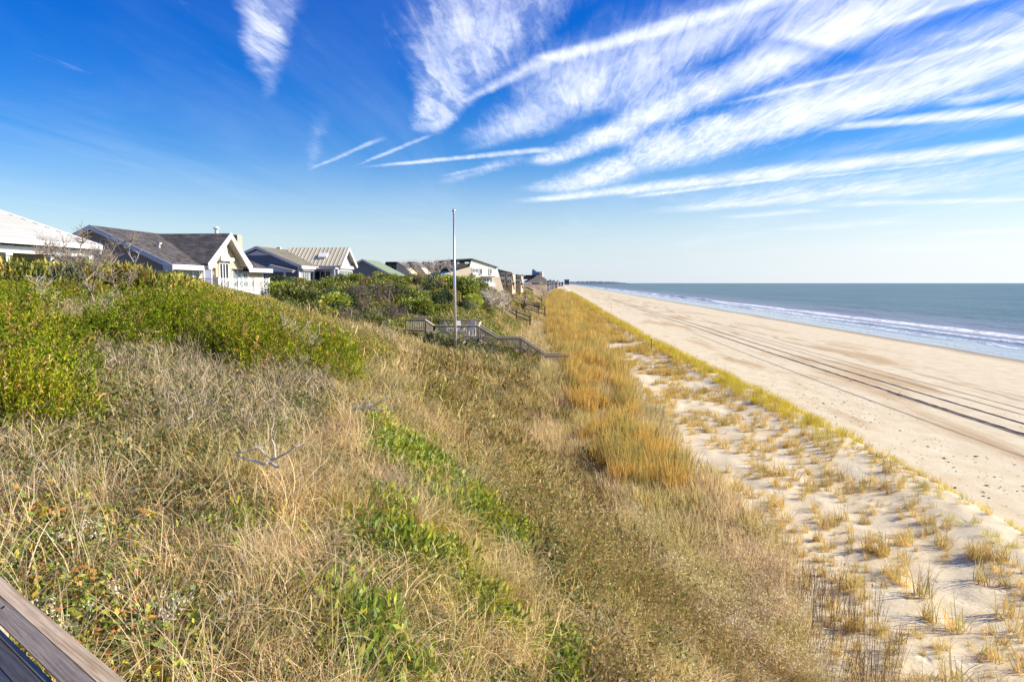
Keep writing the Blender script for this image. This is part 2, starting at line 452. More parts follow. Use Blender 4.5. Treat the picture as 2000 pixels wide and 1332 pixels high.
def sand_mat(t, p, out):
    g = t.node('ShaderNodeNewGeometry').outputs['Position']
    s = t.node('ShaderNodeSeparateXYZ'); t.l.new(g, s.inputs[0])
    X, Y, Z = s.outputs
    big = t.noise(t.mapping(g, scale=(0.22, 0.035, 0)), 1.0, 5, 0.6, 0.4)
    mid = t.noise(t.mapping(g, scale=(1, 0.5, 0)), 0.9, 5, 0.6)
    fine = t.noise(g, 9.0, 4, 0.7)
    dry = t.mix(t.range(mid, 0.3, 0.7), (0.70, 0.575, 0.35), (0.80, 0.69, 0.46))
    # damp tan streaks along the beach
    bandx = t.math('MULTIPLY', t.range(X, 16, 20), t.range(X, 50, 40))
    tan = t.mix(t.math('MULTIPLY', t.range(big, 0.48, 0.66), bandx), dry, (0.56, 0.395, 0.205))
    # darker wrack lines far down the beach
    wr = t.math('ABSOLUTE', t.math('SUBTRACT', X, t.math('ADD', 37.0, t.math('MULTIPLY', t.math('SUBTRACT', t.noise(t.mapping(g, scale=(0, 0.05, 0)), 1.0, 2), 0.5), 6))))
    wrk = t.math('MULTIPLY', t.range(wr, 0.7, 0.05), t.range(t.noise(t.mapping(g, scale=(1.5, 0.15, 0)), 1.0, 4), 0.40, 0.60))
    tan = t.mix(t.math('MULTIPLY', wrk, 0.6), tan, (0.25, 0.2, 0.13))
    wob = t.math('MULTIPLY', t.math('SUBTRACT', t.noise(t.mapping(g, scale=(0, 0.02, 0)), 1.0, 3), 0.5), 5.0)
    xw = t.math('ADD', X, wob)
    damp = t.range(xw, 53.0, 58.0)
    col = t.mix(damp, tan, (0.30, 0.235, 0.15))
    # vegetated slope soil
    soil = t.mix(t.range(mid, 0.42, 0.6), (0.12, 0.085, 0.045), (0.34, 0.26, 0.16))
    up = t.range(t.math('ADD', Z, t.math('MULTIPLY', mid, 1.2)), 1.9, 3.0)
    col = t.mix(up, col, soil)
    col = t.mix(t.range(fine, 0.2, 0.8, 0.0, 0.22), col, (0.42, 0.34, 0.21))
    t.l.new(col, p.inputs['Base Color'])
    t.l.new(t.math('SUBTRACT', 0.95, t.math('MULTIPLY', t.range(xw, 55.5, 59), 0.82)), p.inputs['Roughness'])
    rip = t.noise(t.mapping(g, scale=(1.2, 3.0, 1)), 3.5, 4, 0.6, 0.6)
    foot = t.node('ShaderNodeTexVoronoi'); t.l.new(t.mapping(g, scale=(2.2, 1.6, 0)), foot.inputs['Vector']); foot.inputs['Scale'].default_value = 1.0
    pit = t.math('MULTIPLY', t.range(foot.outputs['Distance'], 0.30, 0.05), t.range(mid, 0.5, 0.62))
    h = t.math('SUBTRACT', t.math('ADD', t.math('MULTIPLY', rip, 1.0), t.math('MULTIPLY', fine, 0.5)), t.math('MULTIPLY', pit, 1.2))
    h = t.math('MULTIPLY', h, t.range(xw, 56, 48))
    bump(t, p, h, 0.55, 0.05)
M_sand = mat('sand', (0.6, 0.5, 0.4), 0.95, sand_mat, spec=0.25)
ground = mobj('ground', mesh_np('ground', np.stack([GX.ravel(), GY.ravel(), GZ.ravel()], -1), q, M_sand, smooth=True))
tag(ground, 'pale sand dune slope, terrace and beach running to the horizon', 'ground', kind='structure')

# ------------------------------------------------------------------ sea
def sea_mat(t, p, out):
    g = t.node('ShaderNodeNewGeometry').outputs['Position']
    s = t.node('ShaderNodeSeparateXYZ'); t.l.new(g, s.inputs[0])
    X, Y, Z = s.outputs
    wob = t.math('MULTIPLY', t.math('SUBTRACT', t.noise(t.mapping(g, scale=(0, 0.018, 0)), 1.0, 4), 0.5), 9.0)
    wob2 = t.math('MULTIPLY', t.math('SUBTRACT', t.noise(t.mapping(g, scale=(0.25, 0.25, 0)), 1.0, 5, 0.65), 0.5), 5.0)
    xw = t.math('ADD', X, wob)
    xf = t.math('ADD', xw, wob2)
    big = t.noise(t.mapping(g, scale=(0.03, 0.006, 0)), 1.0, 5, 0.6)
    deep = t.mix(t.range(big, 0.3, 0.7), (0.090, 0.170, 0.168), (0.140, 0.225, 0.212))
    shallow = (0.24, 0.27, 0.29)
    col = t.mix(t.range(xw, 76, 135), shallow, deep)
    lace = t.noise(t.mapping(g, scale=(1.0, 0.35, 0)), 1.1, 6, 0.72, 1.2)
    def band(c, w, a, b):
        d = t.math('ABSOLUTE', t.math('SUBTRACT', xf, c))
        return t.math('MULTIPLY', t.range(d, w, w * 0.25), t.range(lace, a, b))
    f1 = band(83.0, 4.6, 0.38, 0.50)
    f2 = band(74.5, 2.6, 0.42, 0.52)
    f3 = band(68.5, 1.5, 0.44, 0.53)
    f4 = t.math('MULTIPLY', t.range(xf, 86, 80), t.range(lace, 0.60, 0.70))
    f5 = t.math('MULTIPLY', band(97.0, 2.0, 0.56, 0.64), t.range(t.noise(t.mapping(g, scale=(0, 0.02, 0)), 1.0, 2), 0.52, 0.62))
    edge = t.math('MULTIPLY', t.range(t.math('ABSOLUTE', t.math('SUBTRACT', xf, 61.5)), 0.55, 0.1), 0.5)
    foam = t.math('MAXIMUM', t.math('MAXIMUM', t.math('MAXIMUM', f1, f5), f2), t.math('MAXIMUM', t.math('MAXIMUM', f3, edge), t.math('MULTIPLY', f4, 0.7)))
    col = t.mix(foam, col, (0.93, 0.93, 0.92))
    t.l.new(col, p.inputs['Base Color'])
    calm = t.range(xw, 64, 84)
    t.l.new(t.math('ADD', t.range(xw, 62, 92, 0.08, 0.36), t.math('MULTIPLY', foam, 0.5)), p.inputs['Roughness'])
    t.l.new(t.range(xw, 66, 110, 0.60, 0.16), p.inputs['Specular IOR Level'])
    w1 = t.noise(t.mapping(g, scale=(0.30, 0.07, 0)), 1.0, 4, 0.6)
    w2 = t.noise(t.mapping(g, scale=(1.3, 0.5, 0)), 1.0, 4, 0.65)
    h = t.math('MULTIPLY', t.math('ADD', t.math('MULTIPLY', w1, 1.3), t.math('MULTIPLY', w2, 0.45)), t.range(xw, 62, 90, 0.04, 1.0))
    h = t.math('ADD', h, t.math('MULTIPLY', foam, 0.25))
    bump(t, p, h, 1.0, 0.8)
M_sea = mat('sea_water', (0.05, 0.2, 0.22), 0.2, sea_mat, spec=0.4)
M_sea.node_tree.nodes['Principled BSDF'].inputs['IOR'].default_value = 1.33
sx = axis([(53, 62, 1.0), (62, 95, 0.5), (95, 140, 2.5), (140, 400, 20), (400, 2000, 200), (2000, 30000, 4000)])
sy = axis([(-100, 20, 20), (20, 140, 0.8), (140, 400, 3), (400, 1500, 15), (1500, 6000, 150), (6000, 42000, 4000)])
SX, SY = np.meshgrid(sx, sy)
wl = 9.0 * (fbm(SX * 0, SY * 0.018, 41) - 0.5)
def roller(c, w, h, seed):
    amp = np.clip((fbm(SY * 0.02, SY * 0 + seed, seed) - 0.38) * 4, 0, 1)
    d = SX + wl * 0.5 - c
    return h * amp * np.exp(-(np.where(d < 0, d / (w * 0.45), d / w)) ** 2)
lump = fbm(SX * 0.9, SY * 0.5, 44, 4)
SZ = -0.22 + roller(82, 2.4, 0.75, 51) * (0.5 + lump) + roller(72, 1.2, 0.25, 52) * (0.4 + 1.2 * lump) + roller(65.5, 1.0, 0.12, 53) + roller(98, 4.0, 0.5, 54) + roller(118, 5.0, 0.4, 55)
SZ += 0.18 * (fbm(SX * 0.12, SY * 0.03, 45) - 0.5) * np.clip((SX - 70) / 30, 0, 1)
SZ[:, sx < 60] = -0.22
nsx, nsy = len(sx), len(sy)
idx = np.arange(nsx * nsy).reshape(nsy, nsx)
qs = np.stack([idx[:-1, :-1], idx[:-1, 1:], idx[1:, 1:], idx[1:, :-1]], -1).reshape(-1, 4)
sea = mobj('sea', mesh_np('sea', np.stack([SX.ravel(), SY.ravel(), SZ.ravel()], -1), qs, M_sea, smooth=True))
tag(sea, 'teal ocean with a low line of surf breaking along the beach', 'sea', kind='structure')

world.cycles.sampling_method = 'MANUAL'
world.cycles.sample_map_resolution = 256

def hit(px, py, off=0.0, ymax=400.0):
    """where the sight line of a photo pixel meets the land (raised by off)"""
    d = ray(px, py); d = d / d[1]
    Ys = np.concatenate([np.arange(1.5, 60, .1), np.arange(60, ymax, .5)])
    z = CAM_Z + d[2] * Ys - (ground_z(d[0] * Ys, Ys) + off)
    k = np.argmax(z < 0) if (z < 0).any() else len(Ys) - 1
    return float(Ys[k])

# ------------------------------------------------------------------ building materials
M_white = weathered('white_paint', (0.78, 0.77, 0.74), 0.05, 2.0, 0.55)
M_trimblue = weathered('pale_blue_trim', (0.62, 0.62, 0.64), 0.05, 2.0, 0.6)
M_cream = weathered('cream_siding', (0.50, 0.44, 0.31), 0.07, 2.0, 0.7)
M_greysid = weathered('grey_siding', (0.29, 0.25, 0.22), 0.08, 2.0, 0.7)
M_bluesid = weathered('blue_siding', (0.13, 0.15, 0.22), 0.10, 2.0, 0.7)
M_lav = weathered('pale_lavender_siding', (0.58, 0.54, 0.60), 0.05, 2.0, 0.7)
M_shade = weathered('blue_shutter', (0.24, 0.25, 0.36), 0.05, 2.0, 0.6)
M_beige = weathered('beige_stucco', (0.56, 0.47, 0.33), 0.07, 0.8, 0.85)
M_paleb = weathered('pale_stucco', (0.74, 0.70, 0.60), 0.05, 0.8, 0.85)
M_dark = weathered('dark_slate_cladding', (0.035, 0.035, 0.04), 0.2, 1.0, 0.7)
M_greyroof = weathered('grey_shingles_far', (0.16, 0.17, 0.16), 0.12, 1.0, 0.85)
M_greenroof = weathered('sage_green_roof', (0.26, 0.32, 0.18), 0.08, 1.0, 0.6)
M_tanroof = weathered('tan_metal_roof', (0.60, 0.54, 0.38), 0.05, 0.6, 0.45)
M_whiteroof = weathered('white_metal_roof', (0.40, 0.40, 0.385), 0.05, 0.6, 0.8)
M_wood = weathered('weathered_deck_wood', (0.44, 0.34, 0.21), 0.25, 4.0, 0.85, (1, 1, 3), 0.3)
M_woodlt = weathered('sun_bleached_wood', (0.66, 0.54, 0.37), 0.2, 4.0, 0.85, (1, 1, 3), 0.3)
M_wooddk = weathered('old_brown_wood', (0.19, 0.13, 0.08), 0.25, 4.0, 0.9)
M_metal = mat('brushed_pole_metal', (0.62, 0.63, 0.66), 0.32, metallic=0.75, spec=0.5)
M_black = weathered('black_metal', (0.02, 0.02, 0.025), 0.1, 3, 0.5)
M_curtain = weathered('pale_green_curtain', (0.48, 0.60, 0.56), 0.08, 3.0, 0.9, (6, 6, 0.2))
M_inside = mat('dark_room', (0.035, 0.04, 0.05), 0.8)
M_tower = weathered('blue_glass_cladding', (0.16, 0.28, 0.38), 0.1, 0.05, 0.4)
M_farblue = weathered('far_hazed_blue', (0.16, 0.22, 0.36), 0.1, 0.02, 0.7)  # distance haze put into the blue of the farthest walls and roofs
M_brownbranch = weathered('bleached_dead_wood', (0.62, 0.54, 0.43), 0.25, 6.0, 0.85)
M_flagred = weathered('faded_flag_red', (0.70, 0.30, 0.32), 0.05, 5, 0.8)
M_flagwhite = weathered('flag_white', (0.78, 0.72, 0.74), 0.05, 5, 0.8)
M_flagblue = weathered('flag_blue', (0.25, 0.25, 0.45), 0.05, 5, 0.8)

def glass_build(t, p, out):
    p.inputs['Base Color'].default_value = (0.03, 0.045, 0.055, 1)
    p.inputs['Roughness'].default_value = 0.05
    p.inputs['Specular IOR Level'].default_value = 0.9
    p.inputs['Alpha'].default_value = 0.25
M_glass = mat('window_glass', (0.03, 0.04, 0.05), 0.05, glass_build)

def shingle(name, c1, c2):
    def f(t, p, out):
        g = t.node('ShaderNodeNewGeometry').outputs['Position']
        b = t.node('ShaderNodeTexBrick'); t.l.new(t.mapping(g, rot=(0, 0, 0), scale=(1, 1, 1)), b.inputs['Vector'])
        s = t.node('ShaderNodeSeparateXYZ'); t.l.new(g, s.inputs[0])
        cm = t.node('ShaderNodeCombineXYZ'); t.l.new(t.math('ADD', s.outputs[0], s.outputs[1]), cm.inputs[0]); t.l.new(s.outputs[2], cm.inputs[1])
        t.l.new(cm.outputs[0], b.inputs['Vector'])
        b.inputs['Scale'].default_value = 1.0; b.inputs['Brick Width'].default_value = 0.45; b.inputs['Row Height'].default_value = 0.085
        b.inputs['Mortar Size'].default_value = 0.008
        b.inputs['Color1'].default_value = (*c1, 1); b.inputs['Color2'].default_value = (*c2, 1); b.inputs['Mortar'].default_value = (c1[0] * .4, c1[1] * .4, c1[2] * .4, 1)
        n = t.noise(g, 1.2, 4, 0.7)
        t.l.new(t.vmath('SCALE', b.outputs[0], scale=t.range(n, 0.25, 0.75, 0.7, 1.3)), p.inputs['Base Color'])
        bump(t, p, b.outputs[0], 0.3, 0.02)
    return mat(name, c1, 0.9, f, 0.2)
M_shingle = shingle('charcoal_shingles', (0.072, 0.064, 0.060), (0.150, 0.136, 0.125))

# ------------------------------------------------------------------ building helpers (local coordinates of the house, x towards the sea, y along the coast)
def sided_wall_y(m, poly, y, lap=0.16, t=0.03, face=-1):
    """lapped boards on the plane y=const; poly (x,z) convex, boards clipped to it"""
    zs = [p[1] for p in poly]; z = min(zs)
    def span(zc):
        xs = []
        for i in range(len(poly)):
            (xa, za), (xb, zb) = poly[i], poly[(i + 1) % len(poly)]
            if (za - zc) * (zb - zc) < 0:
                xs.append(xa + (xb - xa) * (zc - za) / (zb - za))
        return (min(xs), max(xs)) if len(xs) >= 2 else None
    while z < max(zs) - 0.02:
        z1 = min(z + lap, max(zs)); s = span((z + z1) / 2)
        if s:
            x0, x1 = s
            m.add([(x0, y + face * t, z), (x1, y + face * t, z), (x1, y + face * 0.006, z1), (x0, y + face * 0.006, z1), (x0, y, z), (x1, y, z)],
                  [(0, 1, 2, 3), (0, 4, 5, 1)])
        z = z1
def sided_wall_x(m, poly, x, lap=0.16, t=0.03):
    """boards on the plane x=const facing +x; poly (y,z)"""
    k = MB(); sided_wall_y(k, poly, 0, lap, t, face=-1)
    m.add([(x - v[1], v[0], v[2]) for v in k.v], k.f)

def window_x(root, x, y0, y1, z0, z1, panes=1, fw=0.09, curtain=None, frame=M_white, proud=0.05):
    """window in a wall facing +x; frame with panes (and a blind behind the glass)"""
    m = MB()
    m.box((x - .05, y0 - fw, z0 - fw), (x + proud, y0, z1 + fw)).box((x - .05, y1, z0 - fw), (x + proud, y1 + fw, z1 + fw))
    m.box((x - .05, y0, z1), (x + proud, y1, z1 + fw)).box((x - .05, y0, z0 - fw), (x + proud + .03, y1, z0))
    w = (y1 - y0) / panes
    for i in range(1, panes): m.box((x - .05, y0 + i * w - fw * .45, z0), (x + proud - .01, y0 + i * w + fw * .45, z1))
    f = m.build('window', frame, root, (x, (y0 + y1) / 2, z0))
    o = Vector((x, (y0 + y1) / 2, z0))
    for i in range(panes):
        a = y0 + i * w + (fw * .45 if i else 0); b = y0 + (i + 1) * w - (fw * .45 if i < panes - 1 else 0)
        MB().box((x + .034 - o.x, a - o.y, 0), (x + .040 - o.x, b - o.y, z1 - z0)).build('pane', M_glass, f)
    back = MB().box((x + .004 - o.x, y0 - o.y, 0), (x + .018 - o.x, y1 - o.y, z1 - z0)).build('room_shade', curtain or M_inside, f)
    return f
def window_y(root, y, x0, x1, z0, z1, panes=1, fw=0.09, curtain=None, frame=M_white, proud=0.05):
    m = MB()
    m.box((x0 - fw, y - proud, z0 - fw), (x0, y + .05, z1 + fw)).box((x1, y - proud, z0 - fw), (x1 + fw, y + .05, z1 + fw))
    m.box((x0, y - proud, z1), (x1, y + .05, z1 + fw)).box((x0, y - proud - .03, z0 - fw), (x1, y + .05, z0))
    w = (x1 - x0) / panes
    for i in range(1, panes): m.box((x0 + i * w - fw * .45, y - proud + .01, z0), (x0 + i * w + fw * .45, y + .05, z1))
    o = Vector(((x0 + x1) / 2, y, z0))
    f = m.build('window', frame, root, o)
    for i in range(panes):
        a = x0 + i * w + (fw * .45 if i else 0); b = x0 + (i + 1) * w - (fw * .45 if i < panes - 1 else 0)
        MB().box((a - o.x, -.040, 0), (b - o.x, -.034, z1 - z0)).build('pane', M_glass, f)
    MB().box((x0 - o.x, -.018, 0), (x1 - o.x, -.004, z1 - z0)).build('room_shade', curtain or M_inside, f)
    return f

def slab(p4, th):
    """roof slab from four corner points with thickness downwards"""
    m = MB(); m.prism([Vector(p) for p in p4], (0, 0, -th)); return m

# ================================================================== HOUSE 1: white metal-roofed beach house at the left edge
def house_white():
    b = Vector((-31.45, 28.0, CAM_Z - 1.2))
    root = empty('beach_house', b, 0, 'white beach house with ribbed white metal roof, cut by the left edge of the photo', 'house', 'beachfront houses on the dune')
    E = 3.30      # eave height over the base
    x1 = 5.6; y0, y1 = -13.0, 9.0
    rise = 0.53
    hx = 5.2      # run from eave to ridge
    zt = E + hx * rise
    # roof: hipped, ridge along the coast
    m = MB()
    e = [(x1, y0, E), (x1, y1, E), (x1 - 2 * hx, y1, E), (x1 - 2 * hx, y0, E)]
    r = [(x1 - hx, y1 - hx * 1.1, zt), (x1 - hx, y0 + hx * 1.1, zt)]
    m.add([e[0], e[1], e[2], e[3], r[0], r[1], *[(p[0], p[1], p[2] - .12) for p in e]],
          [(0, 1, 4, 5), (1, 2, 4), (2, 3, 5, 4), (3, 0, 5), (0, 6, 7, 1), (1, 7, 8, 2), (2, 8, 9, 3), (3, 9, 6, 0), (6, 9, 8, 7)])
    rf = m.build('roof', M_whiteroof, root)
    for i in range(1, 15):     # raised ribs of the metal sheets, one above the other up the seaward slope
        k = i / 15; z = E + (zt - E) * k; x = x1 - hx * k
        ya = y0 + hx * 1.1 * k; yb = y1 - hx * 1.1 * k
        MB().bar((x, ya, z + .03), (x, yb, z + .03), .07, .10).build('rib', M_whiteroof, rf)
    for s, (c, d) in enumerate(((e[1], r[0]), (e[0], r[1]))):
        MB().bar(Vector(c) + Vector((0, 0, .03)), Vector(d) + Vector((0, 0, .03)), .22, .06).build('hip_cap', M_white, rf)
    # cupola vent and flat cap at the ridge
    m = MB().box((x1 - hx - .6, -2.2, zt - .25), (x1 - hx + .6, 0.4, zt + .28)); m.build('cupola', M_white, root)
    MB().box((x1 - hx - .95, -2.6, zt + .28), (x1 - hx + 1.35, 0.9, zt + .5)).build('cupola_cap', M_white, root)
    MB().box((x1 - .04, y0, E - .24), (x1 + .12, y1, E + .02)).build('gutter', M_white, root)
    MB().box((x1 - .5, y0 + .3, E - .52), (x1 - .36, y1 - .3, E - .26)).build('frieze_board', M_white, root)
    MB().box((x1 - .56, y0 + .3, E - .66), (x1 - .26, y1 - .3, E - .52)).build('porch_beam', M_white, root)
    for i in range(8):
        y = y1 - .5 - i * 2.85
        m = MB().box((x1 - .55, y - .13, -1.5), (x1 - .29, y + .13, E - .66)).box((x1 - .62, y - .2, E - .78), (x1 - .22, y + .2, E - .66))
        m.build('porch_column', M_white, root)
    # downpipe at the corner
    MB().tube([(x1 + .06, y1 - .12, E - .2), (x1 + .06, y1 - .12, E - .75), (x1 - .3, y1 - .1, E - 1.15), (x1 - .3, y1 - .1, -1)], [.06] * 4, 8).build('downpipe', M_white, root)
    m = MB().box((x1 - 9.5, y0 + .6, -1.5), (x1 - 2.3, y1 - .6, E - .25)); m.build('wall', M_cream, root)
    MB().box((x1 - 2.3, y0 + .4, -1.6), (x1 - .2, y1 - .4, -.02)).build('porch_floor', M_white, root)
    MB().box((x1 - 2.3, y0 + .4, E - .30), (x1 - .36, y1 - .4, E - .26)).build('porch_ceiling', M_white, root)
    for i in range(6):
        y = y1 - 3.2 - i * 3.0
        window_x(root, x1 - 2.28, y - .2, y + 1.1, .1, 2.3, 2, .1, frame=M_white if i % 2 else M_wooddk)
    return root
house_white()

# ================================================================== HOUSE 2: cream house with charcoal roofs, front gable and white deck
def house_cream():
    b = Vector((-31.8, 45.0, CAM_Z - .6))
    root = empty('beach_house', b, 0, 'cream lap-sided house with charcoal shingle roof, pointed front gable and white deck', 'house', 'beachfront houses on the dune')
    fl = 0.0
    E = 2.05; zr = 4.4            # eave and ridge over the deck floor
    xw = 5.0                       # seaward wall
    yA, yB = 0.0, 15.0
    # walls
    m = MB()
    gable = [(-5.0, -1.2), (xw, -1.2), (xw, E), (0, zr - .12), (-5.0, E)]
    m.prism([(x, .02, z) for x, z in gable], (0, 14.9, 0))
    m.build('wall', M_cream, root)
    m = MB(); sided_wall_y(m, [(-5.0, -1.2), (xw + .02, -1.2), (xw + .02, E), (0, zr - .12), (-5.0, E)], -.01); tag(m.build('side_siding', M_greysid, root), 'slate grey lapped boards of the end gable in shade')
    m = MB(); sided_wall_x(m, [(.0, -1.2), (15, -1.2), (15, E), (.0, E)], xw + .01, .155); m.build('front_siding', M_cream, root)
    # main roof with overhang
    ov = .45; k = (zr - E) / 5.0
    for s, nm in ((1, 'roof'), (-1, 'roof')):
        xe = s * (5 + ov + .2); ze = zr - k * abs(xe)
        xm = 4.85 * s; zm = zr - k * 4.85
        if s > 0:
            slab([(0, -ov, zr + .1), (xm, -ov, zm + .1), (xm, 14.9, zm + .1), (0, 13.0, zr + .1)], .13).build(nm, M_shingle, root)
            slab([(xm, -ov, zm + .1), (xe, -ov, ze + .1), (xe, 3.9, ze + .1), (xm, 3.9, zm + .1)], .13).build(nm, M_shingle, root)
            slab([(xm, 10.6, zm + .1), (xe, 10.6, ze + .1), (xe, 15.2, ze + .1), (xm, 14.9, zm + .1)], .13).build(nm, M_shingle, root)
        else:
            slab([(0, -ov, zr + .1), (0, 13.0, zr + .1), (xe, 15.2, ze + .1), (xe, -ov, ze + .1)], .13).build(nm, M_shingle, root)
        MB().prism([(0, -ov - .07, zr + .13), (xe, -ov - .07, ze + .13), (xe, -ov - .07, ze - .25), (0, -ov - .07, zr - .2)], (0, .05, 0)).build('bargeboard', M_trimblue, root)
    MB().add([(0, 13.0, zr + .1), (5.65, 15.6, zr - k * 5.65 + .1), (-5.65, 15.6, zr - k * 5.65 + .1), (0, 13, zr - .05), (5.65, 15.6, zr - k * 5.65 - .05), (-5.65, 15.6, zr - k * 5.65 - .05)], [(0, 1, 2), (3, 5, 4), (1, 4, 5, 2), (0, 3, 4, 1), (0, 2, 5, 3)]).build('roof', M_shingle, root)
    ze = zr - k * 5.65
    MB().box((5.66, -ov - .1, ze - .22), (5.72, 3.85, ze + .12)).build('fascia', M_white, root)
    MB().box((5.66, 10.9, ze - .22), (5.72, 15.6, ze + .12)).build('fascia', M_white, root)
    MB().prism([(xw + .05, -ov - .02, ze - .16), (5.66, -ov - .02, ze - .16), (5.66, -ov - .02, ze - .24), (xw + .05, -ov - .02, ze - .24)], (0, 4.0, 0)).build('soffit', M_cream, root)
    MB().prism([(xw + .05, 11.0, ze - .16), (5.66, 11.0, ze - .16), (5.66, 11.0, ze - .24), (xw + .05, 11.0, ze - .24)], (0, 4.4, 0)).build('soffit', M_cream, root)
    MB().prism([(xw + .05, -ov - .12, ze + .1), (5.75, -ov - .12, ze + .1), (5.75, -ov - .12, ze - .32), (xw + .1, -ov - .12, ze - .32)], (0, .06, 0)).build('eave_return', M_trimblue, root)
    # cross gable pointing to the sea
    gy0, gy1, gc = 3.6, 10.8, 7.25; gx = 5.98; gz = zr - .05; gE = E - .10
    for (ya, yb, flip) in ((gy0, gc, False), (gy1, gc, True)):
        pts = [(-.4, gc, gz), (gx, gc, gz), (gx, ya, gE), (1.5 if not flip else 1.5, ya, gE)]
        pts = [(-.2, gc, gz + .12), (gx, gc, gz + .12), (gx, ya, gE + .05), (4.9, ya, gE + .05)]
        if flip: pts = pts[::-1]
        slab(pts, .12).build('gable_roof', M_shingle, root)
        pts2 = [(xw + .05, gc, gz - .04), (gx - .01, gc, gz - .04), (gx - .01, ya, gE - .10), (xw + .05, ya, gE - .10)]
        slab(pts2 if not flip else pts2[::-1], .04).build('gable_soffit', M_cream, root)
        MB().prism([(gx + .01, gc, gz + .16), (gx + .01, ya, gE + .08), (gx + .01, ya + (.06 if not flip else -.06), gE - .34), (gx + .01, ya + (.5 if not flip else -.5), gE - .34), (gx + .01, gc, gz - .26)], (.06, 0, 0)).build('bargeboard', M_white, root)
    m = MB(); sided_wall_x(m, [(gy0 + .6, gE - .2), (gy1 - .6, gE - .2), (gc, gz - .12)], xw + .32, .155); m.build('gable_siding', M_cream, root)
    # bay round the door
    m = MB().box((xw, 6.0, -.1), (xw + .30, 8.55, 2.75)); m.build('entry_bay', M_cream, root)
    m = MB(); sided_wall_x(m, [(6.0, -.1), (8.55, -.1), (8.55, 2.7), (6.0, 2.7)], xw + .31, .155); m.build('bay_siding', M_cream, root)
    # oval window with spokes
    oc = Vector((xw + .40, 7.2, 3.0)); a, c_ = .36, .56
    m = MB(); n = 28
    for i in range(n):
        t0, t1 = 2 * math.pi * i / n, 2 * math.pi * (i + 1) / n
        def q(t, s): return (0, math.cos(t) * a * s, math.sin(t) * c_ * s)
        for dx in (0,): m.add([q(t0, 1.0), q(t1, 1.0), q(t1, 1.42), q(t0, 1.42), *[(.06, p[1], p[2]) for p in (q(t0, 1.0), q(t1, 1.0), q(t1, 1.42), q(t0, 1.42))]], [(0, 1, 2, 3), (4, 7, 6, 5), (0, 4, 5, 1), (2, 6, 7, 3)])
    for i in range(10):
        t0 = 2 * math.pi * i / 10
        m.bar((.03, math.cos(t0) * a * .5, math.sin(t0) * c_ * .5), (.03, math.cos(t0) * a, math.sin(t0) * c_), .035, .035)
    for i in range(16):
        t0, t1 = 2 * math.pi * i / 16, 2 * math.pi * (i + 1) / 16
        m.bar((.03, math.cos(t0) * a * .5, math.sin(t0) * c_ * .5), (.03, math.cos(t1) * a * .5, math.sin(t1) * c_ * .5), .035, .035)
    fr = m.build('oval_window', M_white, root); fr.location = oc
    m = MB(); m.add([(0, math.cos(2 * math.pi * i / 24) * a, math.sin(2 * math.pi * i / 24) * c_) for i in range(24)], [list(range(24))]); m.build('pane', M_curtain, fr)
    # round louvre in the end gable
    m = MB(); n = 24; rr = .62
    for i in range(n):
        t0, t1 = 2 * math.pi * i / n, 2 * math.pi * (i + 1) / n
        A = [(math.cos(t) * rr * s, 0, math.sin(t) * rr * s) for t, s in ((t0, 1), (t1, 1), (t1, 1.12), (t0, 1.12))]
        m.add(A + [(p[0], -.08, p[2]) for p in A], [(0, 1, 2, 3), (4, 7, 6, 5), (0, 4, 5, 1), (2, 6, 7, 3)])
    rv = m.build('round_vent', M_white, root); rv.location = (0, -.06, 2.55)
    for i in range(11):
        z = -.53 + i * .106; w = math.sqrt(max(0, rr * rr - z * z))
        MB().add([(-w, -.05, z - .04), (w, -.05, z - .04), (w, -.01, z + .05), (-w, -.01, z + .05)], [(0, 1, 2, 3)]).build('louvre', M_trimblue, rv)
    # windows of the sea front
    window_x(root, xw + .04, 1.55, 4.0, -.5, 1.55, 3, .11, M_curtain)
    sh = MB().box((xw + .02, 4.75, .05), (xw + .10, 5.65, 1.72)).build('door', M_shade, root)
    m = MB().box((xw, 4.58, -.05), (xw + .14, 4.74, 1.95)).box((xw, 5.66, -.05), (xw + .14, 5.82, 1.95)).box((xw, 4.4, 1.95), (xw + .22, 6.0, 2.12)); m.build('door_frame', M_white, root)
    window_x(root, xw + .36, 6.55, 7.85, .0, 2.1, 3, .12)
    MB().box((xw + .34, 6.2, 2.32), (xw + .72, 8.3, 2.58)).build('shutter_box', M_white, root)
    window_x(root, xw + .04, 9.25, 11.9, .05, 1.72, 3, .11, M_curtain)
    MB().box((xw + .02, 5.95, 1.2), (xw + .18, 6.1, 1.5)).build('wall_lamp', M_white, root)
    MB().box((xw - .02, 14.88, -1.2), (xw + .06, 15.04, E - .1)).build('corner_board', M_white, root)
    MB().box((xw - .12, -.06, -1.2), (xw + .06, .10, E - .1)).build('corner_board', M_white, root)
    # windows of the shaded end
    window_y(root, -.04, 1.6, 2.9, -.6, .55, 1, .07, frame=M_trimblue)
    m = MB(); m.add([(3.75, -.06, -.9), (4.75, -.06, -.9), (4.85, -.06, 1.38), (3.95, -.06, 1.38), (3.45, -1.0, -.9), (4.45, -1.0, -.9)], [(4, 5, 2, 3), (0, 4, 3), (1, 2, 5)])
    sw = m.build('tilted_shutter', M_shade, root); 
    for a_, b_ in (((3.95, -.08, 1.4), (3.45, -1.02, -.9)), ((4.85, -.08, 1.4), (4.45, -1.02, -.9)), ((3.95, -.08, 1.4), (4.85, -.08, 1.4))):
        MB().bar(a_, b_, .07, .07).build('shutter_frame', M_trimblue, sw)
    # chimney, vent pipe and roof vent
    m = MB().box((3.3, 12.2, 1.2), (4.1, 13.1, 4.72)); ch = m.build('chimney', M_cream, root)
